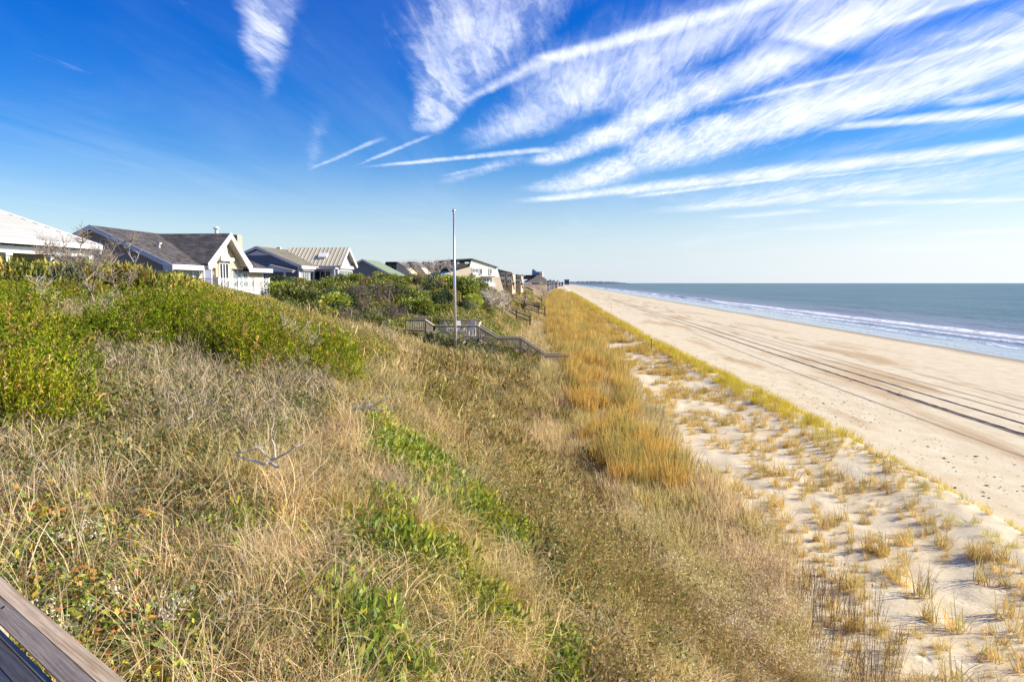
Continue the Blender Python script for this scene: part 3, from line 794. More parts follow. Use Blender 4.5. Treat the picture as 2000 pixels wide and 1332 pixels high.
    m = MB(); sided_wall_y(m, [(3.3, 1.2), (4.1, 1.2), (4.1, 4.72), (3.3, 4.72)], 12.19, .13); m.build('chimney_siding', M_greysid, ch)  # cream boards greyed here to paint the chimney's shaded side
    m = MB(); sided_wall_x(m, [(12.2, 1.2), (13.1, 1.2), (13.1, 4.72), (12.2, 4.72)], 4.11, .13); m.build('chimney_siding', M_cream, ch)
    m = MB().tube([(4.7, gc + .3, gz - .1), (4.7, gc + .3, gz + .5)], [.14, .12], 10).tube([(4.7, gc + .3, gz + .5), (4.7, gc + .3, gz + .56), (4.7, gc + .3, gz + .68)], [.24, .24, .08], 10)
    m.build('flue_pipe', M_paleb, root)
    m = MB().tube([(2.9, 2.7, zr - k * 2.9 + .05), (2.9, 2.7, zr - k * 2.9 + .4)], [.07, .07], 8).box((2.78, 2.55, zr - k * 2.9 + .36), (3.02, 2.85, zr - k * 2.9 + .46)); m.build('roof_vent', M_paleb, root)
    # deck and balustrade
    dx0, dx1, dy0, dy1 = xw, xw + 1.75, 3.5, 12.1
    dk = MB().box((dx0, dy0, -.16), (dx1, dy1, -.03)); d = dk.build('deck_floor', M_white, root)
    MB().box((dx1 + .0, dy0 - .02, -.55), (dx1 + .07, dy1 + .02, -.0)).build('deck_fascia', M_white, root)
    MB().box((dx0, dy0 - .06, -.55), (dx1, dy0 - .0, -.0)).build('deck_fascia', M_white, root)
    MB().box((dx0 + .2, dy1 - .4, -1.0), (dx1 + .5, dy1 + .9, -.88)).build('lower_step', M_white, root)
    for y in (dy0 + .1, (dy0 + dy1) / 2, dy1 - .1): MB().box((dx1 - .2, y - .1, -2.6), (dx1 - .02, y + .1, -.5)).build('deck_post', M_white, root)
    H = .92
    posts = [(dx1, dy0), (dx1, dy0 + 3.1), (dx1, dy0 + 5.9), (dx1, dy1), (dx0 + .15, dy0)]
    for (x, y) in posts:
        MB().box((x - .11, y - .11, -.1), (x + .11, y + .11, H + .06)).box((x - .15, y - .15, H + .06), (x + .15, y + .15, H + .12)).build('railing_post', M_white, root)
    def balus(p, q, nx_):
        p, q = Vector(p), Vector(q); L = (q - p)
        m = MB(); m.bar(p + Vector((0, 0, H)), q + Vector((0, 0, H)), .11, .07).bar(p + Vector((0, 0, .12)), q + Vector((0, 0, .12)), .07, .07).bar(p + Vector((0, 0, H - .13)), q + Vector((0, 0, H - .13)), .05, .05).bar(p + Vector((0, 0, .25)), q + Vector((0, 0, .25)), .05, .05)
        rl = m.build('railing_panel', M_white, root)
        for i in range(nx_):
            a_ = p + L * (i / nx_ + .04); b_ = p + L * ((i + 1) / nx_ - .04)
            for (s, e_) in ((a_, b_), (b_, a_)):
                MB().bar(s + Vector((0, 0, .25)), e_ + Vector((0, 0, H - .13)), .04, .045).build('cross_brace', M_white, rl)
            for c in (a_, b_): MB().bar(c + Vector((0, 0, .14)), c + Vector((0, 0, H)), .05, .05).build('baluster', M_white, rl)
    for a_, b_ in zip(posts[:3], posts[1:4]): balus((a_[0], a_[1] + .12, 0), (b_[0], b_[1] - .12, 0), 2)
    balus((dx1 - .12, dy0, 0), (dx0 + .3, dy0, 0), 1)
    return root
house_cream()

# ================================================================== HOUSE 3: blue-grey house with tan standing seam roofs
def house_blue():
    b = Vector((-36.2, 80.0, CAM_Z - .8))
    root = empty('beach_house', b, 0, 'slate blue house with tan metal roof, skylight and second gable facing the sea', 'house', 'beachfront houses on the dune')
    E = 3.0; zr = 5.05; k = (zr - E) / 4.9
    m = MB(); m.prism([(x, 0, z) for x, z in [(-4.9, -1.5), (4.9, -1.5), (4.9, E), (0, zr - .1), (-4.9, E)]], (0, 14, 0)); m.build('wall', M_bluesid, root)
    m = MB(); sided_wall_y(m, [(-4.9, -1.5), (4.9, -1.5), (4.9, E), (0, zr - .1), (-4.9, E)], -.01, .2); m.build('side_siding', M_bluesid, root)
    MB().box((4.91, .1, -1.5), (4.95, 6, E - .1)).build('front_wall', M_lav, root)
    for s in (1, -1):
        xe = s * 5.5; ze = zr - k * 5.5
        pts = [(0, -.5, zr + .1), (xe, -.5, ze + .1), (xe, 14, ze + .1), (0, 14, zr + .1)]
        rf = slab(pts if s > 0 else pts[::-1], .12).build('roof', M_tanroof, root)
        if s > 0:
            for i in range(0, 26):
                y = -.4 + i * .55
                MB().bar((0, y, zr + .13), (xe, y, ze + .13), .04, .06).build('seam', M_tanroof, rf)
        MB().prism([(0, -.56, zr + .12), (xe, -.56, ze + .12), (xe, -.56, ze - .24), (0, -.56, zr - .2)], (0, .05, 0)).build('bargeboard', M_trimblue, root)
    MB().box((5.5, -.5, E - .5), (5.56, 7, E - .18)).build('fascia', M_white, root)
    # little louvre and side porch gable
    MB().prism([(-1.5, -.14, zr - .95), (1.5, -.14, zr - .95), (0, -.14, zr - .38)], (0, .08, 0)).build('gable_vent', M_trimblue, root)
    pc = MB().prism([(1.2, -1.2, E - .55), (2.0, -1.2, E - .1), (4.6, -1.2, E - .75), (4.6, -1.2, E - .95), (1.2, -1.2, E - .8)], (0, 1.15, 0)); tag(pc.build('side_porch_roof', M_trimblue, root))
    MB().prism([(1.9, -1.3, E - .02), (4.75, -1.3, E - .7), (4.75, -1.3, E - .78), (1.9, -1.3, E - .1)], (0, 1.3, 0)).build('side_porch_sheet', M_tanroof, root)
    MB().box((3.55, -1.15, -1.5), (3.75, -.95, E - .85)).build('porch_post', M_trimblue, root)
    MB().box((4.85, -.06, -1.5), (5.0, .12, E - .3)).build('corner_board', M_trimblue, root)
    window_x(root, 4.98, .9, 3.0, .0, 2.1, 3, .1, M_curtain)
    window_x(root, 4.98, 3.5, 5.6, -.1, 2.1, 2, .1)
    MB().box((5.0, .4, 2.3), (5.35, 5.9, 2.65)).build('awning_box', M_lav, root)
    # seaward wing, ridge across
    wy0, wy1, wc = 5.6, 11.8, 8.5; wx = 7.85; wz = 5.35; wE = 3.1
    m = MB(); m.prism([(4.5, y, z) for y, z in [(wy0, -1.5), (wy1, -1.5), (wy1, wE), (wc, wz - .1), (wy0, wE)]], (wx - 4.5, 0, 0)); m.build('wing_wall', M_lav, root)
    m = MB(); sided_wall_x(m, [(wy0 + .1, wE), (wy1 - .1, wE), (wc, wz - .15)], wx + .01, .2); m.build('wing_siding', M_lav, root)
    for ya, fl in ((wy0 - .4, 0), (wy1 + .4, 1)):
        pts = [(.5, wc, wz + .1), (wx + .6, wc, wz + .1), (wx + .6, ya, wE - .1), (.5, ya, wE - .1)]
        rf = slab(pts if not fl else pts[::-1], .1).build('wing_roof', M_tanroof, root)
        if not fl:
            for i in range(15):
                x = .6 + i * .53
                MB().bar((x, wc, wz + .13), (x, ya, wE - .07), .05, .07).build('seam', M_tanroof, rf)
            sk = MB().box((-.55, -.45, 0), (.55, .45, .22)).build('skylight', M_white, root); sk.location = (5.6, wc - 1.7, wz - 1.7 * (wz - wE) / (wc - ya) + .08); sk.rotation_euler = (math.atan2(wz - wE, wc - ya), 0, 0)
        MB().prism([(wx + .62, wc, wz + .14), (wx + .62, ya, wE - .04), (wx + .62, ya + (.4 if not fl else -.4), wE - .32), (wx + .62, wc, wz - .26)], (.05, 0, 0)).build('bargeboard', M_white, root)
    MB().box((wx + .02, wy0, wE - .45), (wx + .3, wy1, wE - .05)).build('gable_band', M_white, root)
    window_x(root, wx + .04, wy0 + .6, wy1 - .6, .0, 2.4, 5, .1, M_curtain)
    window_y(root, wy0 - .04, 4.95, 6.9, .0, 2.3, 3, .1, frame=M_trimblue)
    MB().box((4.95, wy0 - 1.5, wE - .55), (wx + .2, wy0 - .05, wE - .35)).build('lanai_beam', M_lav, root)
    for x in (5.2, wx): MB().box((x - .09, wy0 - 1.5, -1.5), (x + .09, wy0 - 1.32, wE - .5)).build('porch_post', M_trimblue, root)
    MB().box((4.95, wy0 - 1.4, -1.5), (wx, wy0 - .05, -.1)).build('porch_floor', M_lav, root)
    MB().box((-1.2, 8.2, zr - .3), (-.7, 8.7, zr + .45)).build('chimney', M_paleb, root)
    return root
house_blue()

# ================================================================== HOUSE 4: sage-roofed house
def house_green():
    b = Vector((-35.1, 120.0, CAM_Z - 1.0))
    root = empty('beach_house', b, 0, 'grey house with sage green roof rising just above the shrubs', 'house', 'beachfront houses on the dune')
    zr = 5.1; E = 2.7
    m = MB(); m.prism([(x, 0, z) for x, z in [(-4.6, -2), (4.6, -2), (4.6, E), (0, zr - .1), (-4.6, E)]], (0, 10, 0)); m.build('wall', M_greysid, root)
    m = MB(); sided_wall_y(m, [(-4.6, -2), (4.6, -2), (4.6, E), (0, zr - .1), (-4.6, E)], -.01, .22); m.build('side_siding', M_greysid, root)
    k = (zr - E) / 4.6
    for s in (1, -1):
        xe = 5.2 * s; ze = zr - k * 5.2
        pts = [(0, -.5, zr + .1), (xe, -.5, ze + .1), (xe, 10.5, ze + .1), (0, 10.5, zr + .1)]
        slab(pts if s > 0 else pts[::-1], .12).build('roof', M_greenroof, root)
        MB().prism([(0, -.56, zr + .14), (xe, -.56, ze + .14), (xe, -.56, ze - .25), (0, -.56, zr - .22)], (0, .05, 0)).build('bargeboard', M_trimblue, root)
    window_x(root, 4.65, 2, 4, .2, 2.0, 2, .1, M_curtain)
    return root
house_green()

# ================================================================== townhouse rows with dark clerestories
def townhouse(px0, pxr, Y, ztop, label):
    """one stepped unit: dark clerestory box facing the camera, beige raked side"""
    a = at(px0, 553, Y); c = at(pxr, 553, Y); w = c.x - a.x
    root = empty('townhouse', (a.x, Y, CAM_Z - 1.5), 0, label, 'townhouse', 'stepped beige townhouses beyond the dune thicket')
    z = ztop + 1.5; k = w * 0.52
    m = MB(); m.prism([(-1.2, 0, z - 2.6), (w * .52, 0, z - 2.6), (w * .56, 0, z), (-.2, 0, z)], (0, 2.2, 0)); cl = m.build('clerestory', M_dark, root)
    MB().box((-.1, -.12, z - .02), (w * .58, 2.5, z + .16)).build('roof_cap', M_dark, root)
    for i in range(2): MB().box((w * (.12 + .22 * i), -.05, z - 1.2), (w * (.27 + .22 * i), -.01, z - .55)).build('pane', M_glass, cl)
    m = MB(); m.prism([(w * .56, -.3, z), (w * .50, -.3, z - 2.7), (w * 1.32, -.3, z - 2.7), (w * 1.0, -.3, z - 1.25)], (0, 9, 0)); m.build('raked_wall', M_beige, root)
    MB().prism([(w * .56, -.5, z + .12), (w * 1.02, -.5, z - 1.15), (w * 1.02, -.5, z - 1.3), (w * .56, -.5, z - .03)], (0, 9.5, 0)).build('raked_roof', M_greyroof, root)
    MB().box((-1.5, 0, -1), (w * 1.3, 9, z - 2.6)).build('wall', M_beige, root)
    #MB().prism([(-2.2, -2.4, z - 3.0), (w * .52, -2.4, z - 3.0), (w * .52, 0, z - 1.9), (-1.6, 0, z - 1.9)], (0, -.02, -.2)).build('skirt_roof', M_greyroof, root)
    return root
townhouse(755, 793, 165, 5.0, 'leftmost stepped townhouse with dark clerestory, right after the green roof')
townhouse(796, 823, 172, 5.2, 'second stepped townhouse, low porch gable in front of its dark clerestory')
townhouse(826, 852, 180, 5.4, 'third stepped townhouse, half hidden behind bare twigs')
townhouse(855, 882, 188, 5.7, 'fourth stepped townhouse, directly left of the tall flagpole')

def condo_white():
    Y = 128.0
    P = lambda px, py: at(px, py, Y)
    base = at(972, 553, Y); base.z = CAM_Z - 3.2
    root = empty('condominium', base, R(42), 'large white and beige condominium with sloping roofline right of the flagpole', 'building', 'beachfront condominiums')
    def L(px, py):
        r = P(px, py).x / Y; c, s_ = math.cos(R(42)), math.sin(R(42))
        x = (r * Y - base.x) / (c - r * s_); yy = Y + x * s_
        return x, CAM_Z + (P(px, py).z - CAM_Z) / Y * yy - base.z
    prof = [(984, 568), (971, 524), (960, 519.5), (921, 507.5), (917, 522), (885, 531), (855, 540), (812, 556), (812, 575)]
    m = MB(); m.prism([(L(*p)[0], 0, L(*p)[1]) for p in prof], (0, 6, 0)); m.build('wall', M_paleb, root)
    tag(MB().prism([(L(*p)[0], -.06, L(*p)[1]) for p in [(917.5, 521), (935, 526), (919, 541), (919, 575), (813, 575), (813, 555.7), (856, 540), (885, 531)]], (0, .05, 0)).build('wall_facing', M_beige, root), 'beige lower left part of the side wall')
    tag(MB().prism([(L(*p)[0], -.06, L(*p)[1]) for p in [(961.5, 541), (976, 541), (983.6, 568), (961.5, 568)]], (0, .05, 0)).build('wall_facing', M_beige, root), 'beige lower right corner of the side wall')
    # dark clerestory facing us, left of the peak
    MB().prism([(L(*p)[0], .3, L(*p)[1]) for p in [(884, 511), (920, 507.5), (917.5, 520), (887, 528)]], (0, 6, 0)).build('clerestory', M_dark, root)
    for a_, b_ in ((894, 899), (909, 918)): MB().prism([(L(*p)[0], .2, L(*p)[1]) for p in [(a_, 511.5), (b_, 511), (b_ - .5, 515), (a_, 515.5)]], (0, .06, 0)).build('clerestory_pane', M_curtain, root)
    # thin roof edge
    for p, q in (((985, 523.5 + .2), (960, 519)), ):
        pass
    e = [(921, 506.8), (936, 511.5), (971.5, 523.3)]
    m = MB()
    for p, q in zip(e[:-1], e[1:]): m.bar((L(*p)[0], 3, L(*p)[1] + .08), (L(*q)[0], 3, L(*q)[1] + .08), 6.6, .14, up=(0, 0, 1))
    m.build('roof', M_greyroof, root)
    MB().bar((L(883, 510.6)[0], 3, L(883, 510.6)[1] + .1), (L(921, 506.8)[0], 3, L(921, 506.8)[1] + .1), 6.6, .14).build('roof', M_dark, root)
    for (a_, b_, c, d, n, cu) in ((921.5, 932.5, 525.5, 532, 2, M_curtain), (937, 940.5, 525.5, 535.5, 1, M_inside), (956, 959.5, 525.5, 535.5, 1, M_curtain), (943, 961, 543.5, 551.5, 3, M_curtain)):
        x0, z1 = L(a_, c); x1, z0 = L(b_, d)
        window_y(root, -.08, x0, x1, z0, z1, n, .12, cu)
    # box balcony and shade over the lower window
    x0, z1 = L(942, 552.5); x1, z0 = L(961.5, 560); MB().box((x0, -.9, z0), (x1, -.1, z1)).build('balcony', M_white, root)
    x0, z1 = L(938, 540); x1, z0 = L(961.5, 541.6); MB().box((x0, -.9, z0), (x1, -.1, z1)).build('canopy', M_wooddk, root)
    x0, z1 = L(921, 533); x1, z0 = L(931, 537); MB().box((x0, -.5, z0), (x1, -.1, z1)).build('balcony', M_white, root)
    return root
condo_white()

def condo_balcony(px0, px1, ytop, ybot, Y, label, bays=2):
    a, c = at(px0, ytop, Y), at(px1, ytop, Y); zb = at(px0, ybot, Y).z
    base = Vector((a.x, Y, zb)); w = c.x - a.x; h = a.z - zb
    root = empty('condominium', base, 0, label, 'building', 'beachfront condominiums')
    MB().box((-1, 1.8, -2), (w * .97, 12, h * .99)).build('wall', M_beige, root)
    MB().box((-1, -.2, h * .94), (w * 1.02, 12, h)).build('roof_edge', M_lav, root)
    MB().prism([(-1.5, -.3, h + .01), (w * 1.03, -.3, h + .01), (-1.5, -.3, h + 1.1)], (0, 9, 0)).build('roof', M_greyroof, root)
    for j, z in enumerate((.02, h * .5)):
        MB().box((-1, -.4, z - .12), (w * 1.0 + (1 - j) * .6, 1.8, z)).build('balcony_floor', M_paleb, root)
        MB().box((-1, -.42, z), (w * 1.0 + (1 - j) * .6, -.34, z + h * .17)).build('balcony_parapet', M_paleb if j else M_beige, root)
        for i in range(bays): window_y(root, 1.78, w * (i + .2) / bays, w * (i + .8) / bays, z + h * .08, z + h * .36, 2, .06)
    for i in range(bays + 1):
        x = w * i / bays
        MB().bar((x + .5, -.5, -1.0), (x, -.5, h * .96), .22, .14, up=(0, 1, 0)).build('raked_fin', M_wooddk, root)
    return root
condo_balcony(974, 1000, 533, 556, 140, 'nearer two-storey balcony block leaning behind the white condominium', 2)
condo_balcony(1003, 1017, 539, 556, 165, 'farther and smaller two-storey balcony block with dark raked fins', 1)

def condo_far():
    Y = 240.0
    base = at(1030, 553, Y); base.z = CAM_Z - 2.6
    root = empty('condominium', base, R(8), 'low beige condominium with black clerestory below the blue tower', 'building', 'beachfront condominiums')
    L = lambda px, py: (at(px, py, Y).x - base.x, at(px, py, Y).z - base.z)
    MB().prism([(L(*p)[0], 0, L(*p)[1]) for p in [(1031, 549), (1043, 543), (1049, 537.5), (1062, 541.5), (1067, 545), (1070, 553), (1064, 557), (1055, 553), (1030, 552)]], (0, 14, 0)).build('wall', M_beige, root)
    MB().prism([(L(*p)[0], .5, L(*p)[1]) for p in [(1020, 545), (1026, 537.5), (1048, 537), (1044, 542), (1032, 545.5)]], (0, 8, 0)).build('clerestory', M_dark, root)
    MB().prism([(L(*p)[0], -.3, L(*p)[1]) for p in [(1014, 537), (1022, 537), (1020, 544), (1015, 545)]], (0, 8, 0)).build('clerestory', M_dark, root)
    MB().prism([(L(*p)[0], -.1, L(*p)[1]) for p in [(1019, 545.5), (1022, 538.5), (1028, 537.5), (1023, 541)]], (0, 8, 0)).build('raked_wall', M_beige, root)
    x0, z1 = L(1054, 550.5); x1, z0 = L(1058, 556); MB().box((x0, -.3, z0), (x1, -.02, z1)).build('door', M_paleb, root)
    return root
condo_far()

def tower():
    Y = 520.0
    b = at(1040, 553, Y); b.z = CAM_Z - 4
    root = empty('hotel_tower', b, 0, 'blue-grey hotel tower with white right end above the rooftops', 'building')
    X = lambda px: at(px, 553, Y).x - b.x
    Z = lambda py: at(1040, py, Y).z - b.z
    MB().box((X(1039), 0, -4), (X(1053.5), 18, Z(531))).build('wall', M_tower, root)
    MB().box((X(1039), 1, Z(531)), (X(1047), 15, Z(529))).build('upper_block', M_tower, root)
    MB().box((X(1039.2), 2, Z(529)), (X(1043.8), 12, Z(526.2))).build('roof_plant', M_tower, root)
    MB().box((X(1053.5), -1.0, -4), (X(1059.5), 16, Z(531))).build('end_block', M_paleb, root)
    for i in range(6):
        z = Z(531) - 1.0 - i * 2.2
        MB().box((X(1053.7), -2.2, z - 1.1), (X(1059.7), -1.05, z - .2)).build('balcony', M_beige, root)
        MB().box((X(1039.5), -.12, z - 1.0), (X(1053.2), -.02, z - .3)).build('window_band', M_farblue, root)
    return root
tower()

def far_blocks():
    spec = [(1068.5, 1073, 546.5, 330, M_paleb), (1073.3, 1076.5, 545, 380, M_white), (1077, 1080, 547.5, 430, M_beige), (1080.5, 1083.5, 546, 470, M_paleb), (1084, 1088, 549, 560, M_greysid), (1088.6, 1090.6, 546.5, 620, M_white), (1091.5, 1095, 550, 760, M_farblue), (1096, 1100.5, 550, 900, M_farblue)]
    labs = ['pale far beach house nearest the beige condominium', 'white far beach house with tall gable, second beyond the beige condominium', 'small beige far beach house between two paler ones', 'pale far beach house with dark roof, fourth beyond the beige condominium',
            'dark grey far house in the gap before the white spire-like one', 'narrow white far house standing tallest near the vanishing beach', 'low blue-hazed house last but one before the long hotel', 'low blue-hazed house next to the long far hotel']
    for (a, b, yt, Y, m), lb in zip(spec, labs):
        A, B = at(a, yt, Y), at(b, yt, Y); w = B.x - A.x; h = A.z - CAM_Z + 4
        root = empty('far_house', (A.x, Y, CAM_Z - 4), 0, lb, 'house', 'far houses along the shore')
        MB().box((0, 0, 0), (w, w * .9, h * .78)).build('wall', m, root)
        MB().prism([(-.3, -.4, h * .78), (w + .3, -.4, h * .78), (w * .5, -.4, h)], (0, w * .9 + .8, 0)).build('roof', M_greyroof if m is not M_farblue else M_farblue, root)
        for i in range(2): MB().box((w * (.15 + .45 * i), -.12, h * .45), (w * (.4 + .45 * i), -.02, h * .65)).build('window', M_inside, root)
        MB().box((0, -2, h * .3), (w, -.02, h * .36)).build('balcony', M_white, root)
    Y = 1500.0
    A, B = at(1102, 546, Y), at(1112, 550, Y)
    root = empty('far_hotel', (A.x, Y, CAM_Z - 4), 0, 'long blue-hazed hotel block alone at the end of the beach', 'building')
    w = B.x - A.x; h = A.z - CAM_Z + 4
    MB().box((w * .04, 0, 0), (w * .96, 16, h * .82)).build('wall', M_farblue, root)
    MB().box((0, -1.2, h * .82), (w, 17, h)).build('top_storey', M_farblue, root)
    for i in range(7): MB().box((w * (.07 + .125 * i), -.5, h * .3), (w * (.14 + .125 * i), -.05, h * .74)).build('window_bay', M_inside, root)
far_blocks()

# ------------------------------------------------------------------ far wooded headland
hx = np.linspace(20, 640, 90); 
def headland():
    Y = 6200.0; v = []; f = []
    n = 110
    for i in range(n):
        x = 60 + 560 * i / (n - 1); fade = min(1, (n - 1 - i) / 30)
        h = 6 + 22 * fade * (0.55 + .45 * float(fbm(np.array(i * .25), np.array(0.), 61)))
        v += [(x, Y - 60, -1), (x, Y, h), (x, Y + 500, h), (x, Y + 700, -1)]
    for i in range(n - 1):
        for k in range(3): f.append([i * 4 + k, (i + 1) * 4 + k, (i + 1) * 4 + k + 1, i * 4 + k + 1])
    o = mobj('headland', mesh_np('headland', np.array(v), f, weathered('far_wood_haze_blue', (0.16, 0.20, 0.24), 0.2, 0.004, 0.9)))  # woods and sand with distance haze mixed into the colour
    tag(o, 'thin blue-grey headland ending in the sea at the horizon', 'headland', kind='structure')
headland()

# ================================================================== FLAGPOLE
def flagpole():
    Y = 43.0
    top = at(886.3, 413, Y); bot = at(889.2, 661, Y)
    gz = float(ground_z(bot.x, Y)); H = top.z - gz
    root = empty('flagpole', (bot.x, Y, gz), 0, 'tall bare metal flagpole with ball finial standing in front of the railed deck', 'flagpole')
    lx = top.x - bot.x
    MB().tube([(0, 0, -.3), (lx * .5, 0, H * .5), (lx, 0, H - .12)], [.11, .085, .05], 14).build('pole', M_metal, root, smooth=True)
    MB().tube([(lx, 0, H - .16), (lx, 0, H - .12), (lx, 0, H - .06)], [.07, .08, .05], 12).build('truck', M_metal, root)
    m = MB(); pts = []; rad = []
    for i in range(9):
        t = math.pi * i / 8; pts.append((lx, 0, H + .03 - math.cos(t) * .11)); rad.append(max(.005, math.sin(t) * .11))
    m.tube(pts, rad, 12).build('ball_finial', M_metal, root, smooth=True)
    MB().tube([(.1, -.09, 1.2), (lx + .08, -.07, H - .2)], [.008, .008], 4).build('halyard', M_white, root)
    MB().box((.06, -.12, 1.1), (.12, -.06, 1.3)).build('cleat', M_metal, root)
flagpole()

# ================================================================== neighbour's railed deck with steps down to the dune
_bal = {}
def railing(root, pts, h=.95, spacing=.145, posts=True, mtop=M_woodlt, mb=M_wood):
    """pts: floor level polyline in local coordinates; top cap, lower rail, posts, balusters each a part"""
    for (p, q) in zip(pts[:-1], pts[1:]):
        p, q = Vector(p), Vector(q); d = q - p; L = Vector((d.x, d.y, 0)).length
        up = Vector((0, 0, 1))
        MB().bar(p + up * h, q + up * h, .15, .045).build('rail_cap', mtop, root)
        MB().bar(p + up * (h - .09), q + up * (h - .09), .045, .10).build('top_rail', mb, root)
        MB().bar(p + up * .1, q + up * .1, .045, .09).build('bottom_rail', mb, root)
        n = max(1, int(L / spacing))
        key = 'b%.2f' % h
        if key not in _bal:
            _bal[key] = MB().box((-.022, -.022, .04), (.022, .022, h - .05)); me = None
            o = _bal[key].build('baluster', M_woodlt, root); _bal[key] = o.data; bpy.data.objects.remove(o)
        for i in range(1, n):
            b = bpy.data.objects.new('baluster', _bal[key]); link(b, root); b.location = p + d * (i / n)
    if posts:
        for p in pts:
            p = Vector(p); MB().box((p.x - .05, p.y - .05, p.z - 1.0), (p.x + .05, p.y + .05, p.z + h - .02)).build('railing_post', mb, root)

def deck_neighbour():
    Y = 50.0
    A = at(848, 636, Y); B = at(934, 636, Y)       # front rail, left and right ends (top of rail)
    h = .95
    fz = A.z - h
    root = empty('viewing_deck', (A.x, Y, fz), 0, 'weathered wooden viewing deck with baluster railings and stairs down to the dune', 'deck')
    w = B.x - A.x; dp = 3.6
    lo = lambda px, py, y: at(px, py, y) - Vector((A.x, Y, fz + h))
    for i in range(26):
        y = .02 + i * .14
        MB().box((-.1, y, -.04), (w + .05, y + .132, 0)).build('floor_board', M_wood, root)
    for x in (0, w / 2, w): MB().box((x - .07, .0, -2.6), (x + .07, .14, -.05)).build('support_post', M_wood, root)
    for x in (0, w): MB().box((x - .07, dp - .2, -2.6), (x + .07, dp - .06, -.05)).build('support_post', M_wood, root)
    MB().box((-.05, -.05, -.24), (w + .05, -.0, -.04)).build('rim_joist', M_wood, root)
    # walkway coming from the left (further back and higher)
    c1 = (-.9, 1.2, .38); c2 = (-2.5, 1.7, .38)
    railing(root, [(0, 0, 0), (w, 0, 0)])
    railing(root, [(0, 0, 0), c1, c2])
    railing(root, [(-.2, dp, .28), (w - .3, dp, .28)], .95)
    railing(root, [(-2.4, dp + .2, .43), (-.9, dp, .42)], .95)
    for i in range(11):
        x = -2.6 + i * .2
        MB().box((x, 1.9, .36), (x + .19, dp + .3, .40)).build('floor_board', M_wood, root)
    # stairs and landings to the right, down to the tall grass
    s0 = (w, .1, 0); s1 = (w + 1.45, .1, -.88); s2 = (w + 3.1, .1, -.86); s3 = (w + 5.05, .1, -2.15); s4 = (w + 6.75, .1, -2.13)
    seg = [s0, s1, s2, s3, s4]
    for off in (0, 1.25):
        railing(root, [(p[0], p[1] + off, p[2]) for p in seg], .93)
    # end of the handrail drooping over the last step
    MB().bar((s4[0], s4[1], s4[2] + .93), (s4[0] + .35, s4[1], s4[2] + .82), .12, .04).build('rail_cap', M_woodlt, root)
    def steps(a, b, n):
        for i in range(n):
            x0 = a[0] + (b[0] - a[0]) * i / n; x1 = a[0] + (b[0] - a[0]) * (i + 1) / n; z = a[2] + (b[2] - a[2]) * (i + 1) / n
            MB().box((x0, .12, z - .04), (x1 + .02, 1.33, z)).build('step', M_wood, root)
    steps(s0, s1, 5); steps(s2, s3, 8)
    for a, b in ((s1, s2), (s3, s4)):
        n = 10
        for i in range(n):
            x0 = a[0] + (b[0] - a[0]) * i / n; MB().box((x0, .12, a[2] - .04), (x0 + (b[0] - a[0]) / n - .01, 1.33, a[2])).build('floor_board', M_wood, root)
    for x, z in ((s1[0], s1[2]), (s2[0], s2[2]), (s3[0], s3[2]), (s4[0], s4[2])):
        for y in (.1, 1.35): MB().box((x - .05, y - .05, z - 1.9), (x + .05, y + .05, z)).build('support_post', M_wood, root)
    return root, Vector((A.x, Y, fz)), w, dp
dk_root, dk_o, dk_w, dk_d = deck_neighbour()

def slat_chair(label, loc, rz):
    root = empty('patio_chair', loc, rz, label, 'chair', 'pale slatted chairs on the viewing deck')
    for i in range(5): MB().box((-.26 + i * .106, -.06, .38), (-.17 + i * .106, .46, .41)).build('seat_slat', M_paleb, root)
    for i in range(5):
        x = -.26 + i * .106
        MB().add([(x, -.06, .38), (x + .09, -.06, .38), (x + .09, -.32, 1.12), (x, -.32, 1.12), (x, -.09, .38), (x + .09, -.09, .38), (x + .09, -.35, 1.12), (x, -.35, 1.12)],
                 [(0, 1, 2, 3), (7, 6, 5, 4), (0, 4, 5, 1), (1, 5, 6, 2), (2, 6, 7, 3), (3, 7, 4, 0)]).build('back_slat', M_paleb, root)
    for sx in (-.32, .32):
        MB().box((sx - .03, .38, 0), (sx + .03, .45, .58)).build('leg', M_paleb, root)
        MB().box((sx - .03, -.22, 0), (sx + .03, -.14, .58)).build('leg', M_paleb, root)
        MB().box((sx - .06, -.28, .58), (sx + .06, .5, .61)).build('armrest', M_paleb, root)
    return root
slat_chair('leftmost slatted patio chair on the railed deck', dk_o + Vector((.75, 2.2, 0.02)), R(-70))
slat_chair('slatted patio chair just left of the deck table', dk_o + Vector((1.35, 2.9, 0.02)), R(-160))
slat_chair('slatted patio chair just right of the flagpole on the deck', dk_o + Vector((2.35, 2.9, 0.02)), R(150))
slat_chair('rightmost slatted patio chair in the deck corner', dk_o + Vector((2.9, 2.0, 0.02)), R(80))
def table():
    root = empty('patio_table', dk_o + Vector((1.75, 1.9, 0.02)), 0, 'low pale slatted table between the chairs on the railed deck', 'table')
    for i in range(7): MB().box((-.5, -.4 + i * .115, .68), (.5, -.3 + i * .115, .71)).build('table_slat', M_paleb, root)
    for sx in (-.44, .44):
        for sy in (-.36, .36): MB().box((sx - .03, sy - .03, 0), (sx + .03, sy + .03, .68)).build('leg', M_paleb, root)
table()

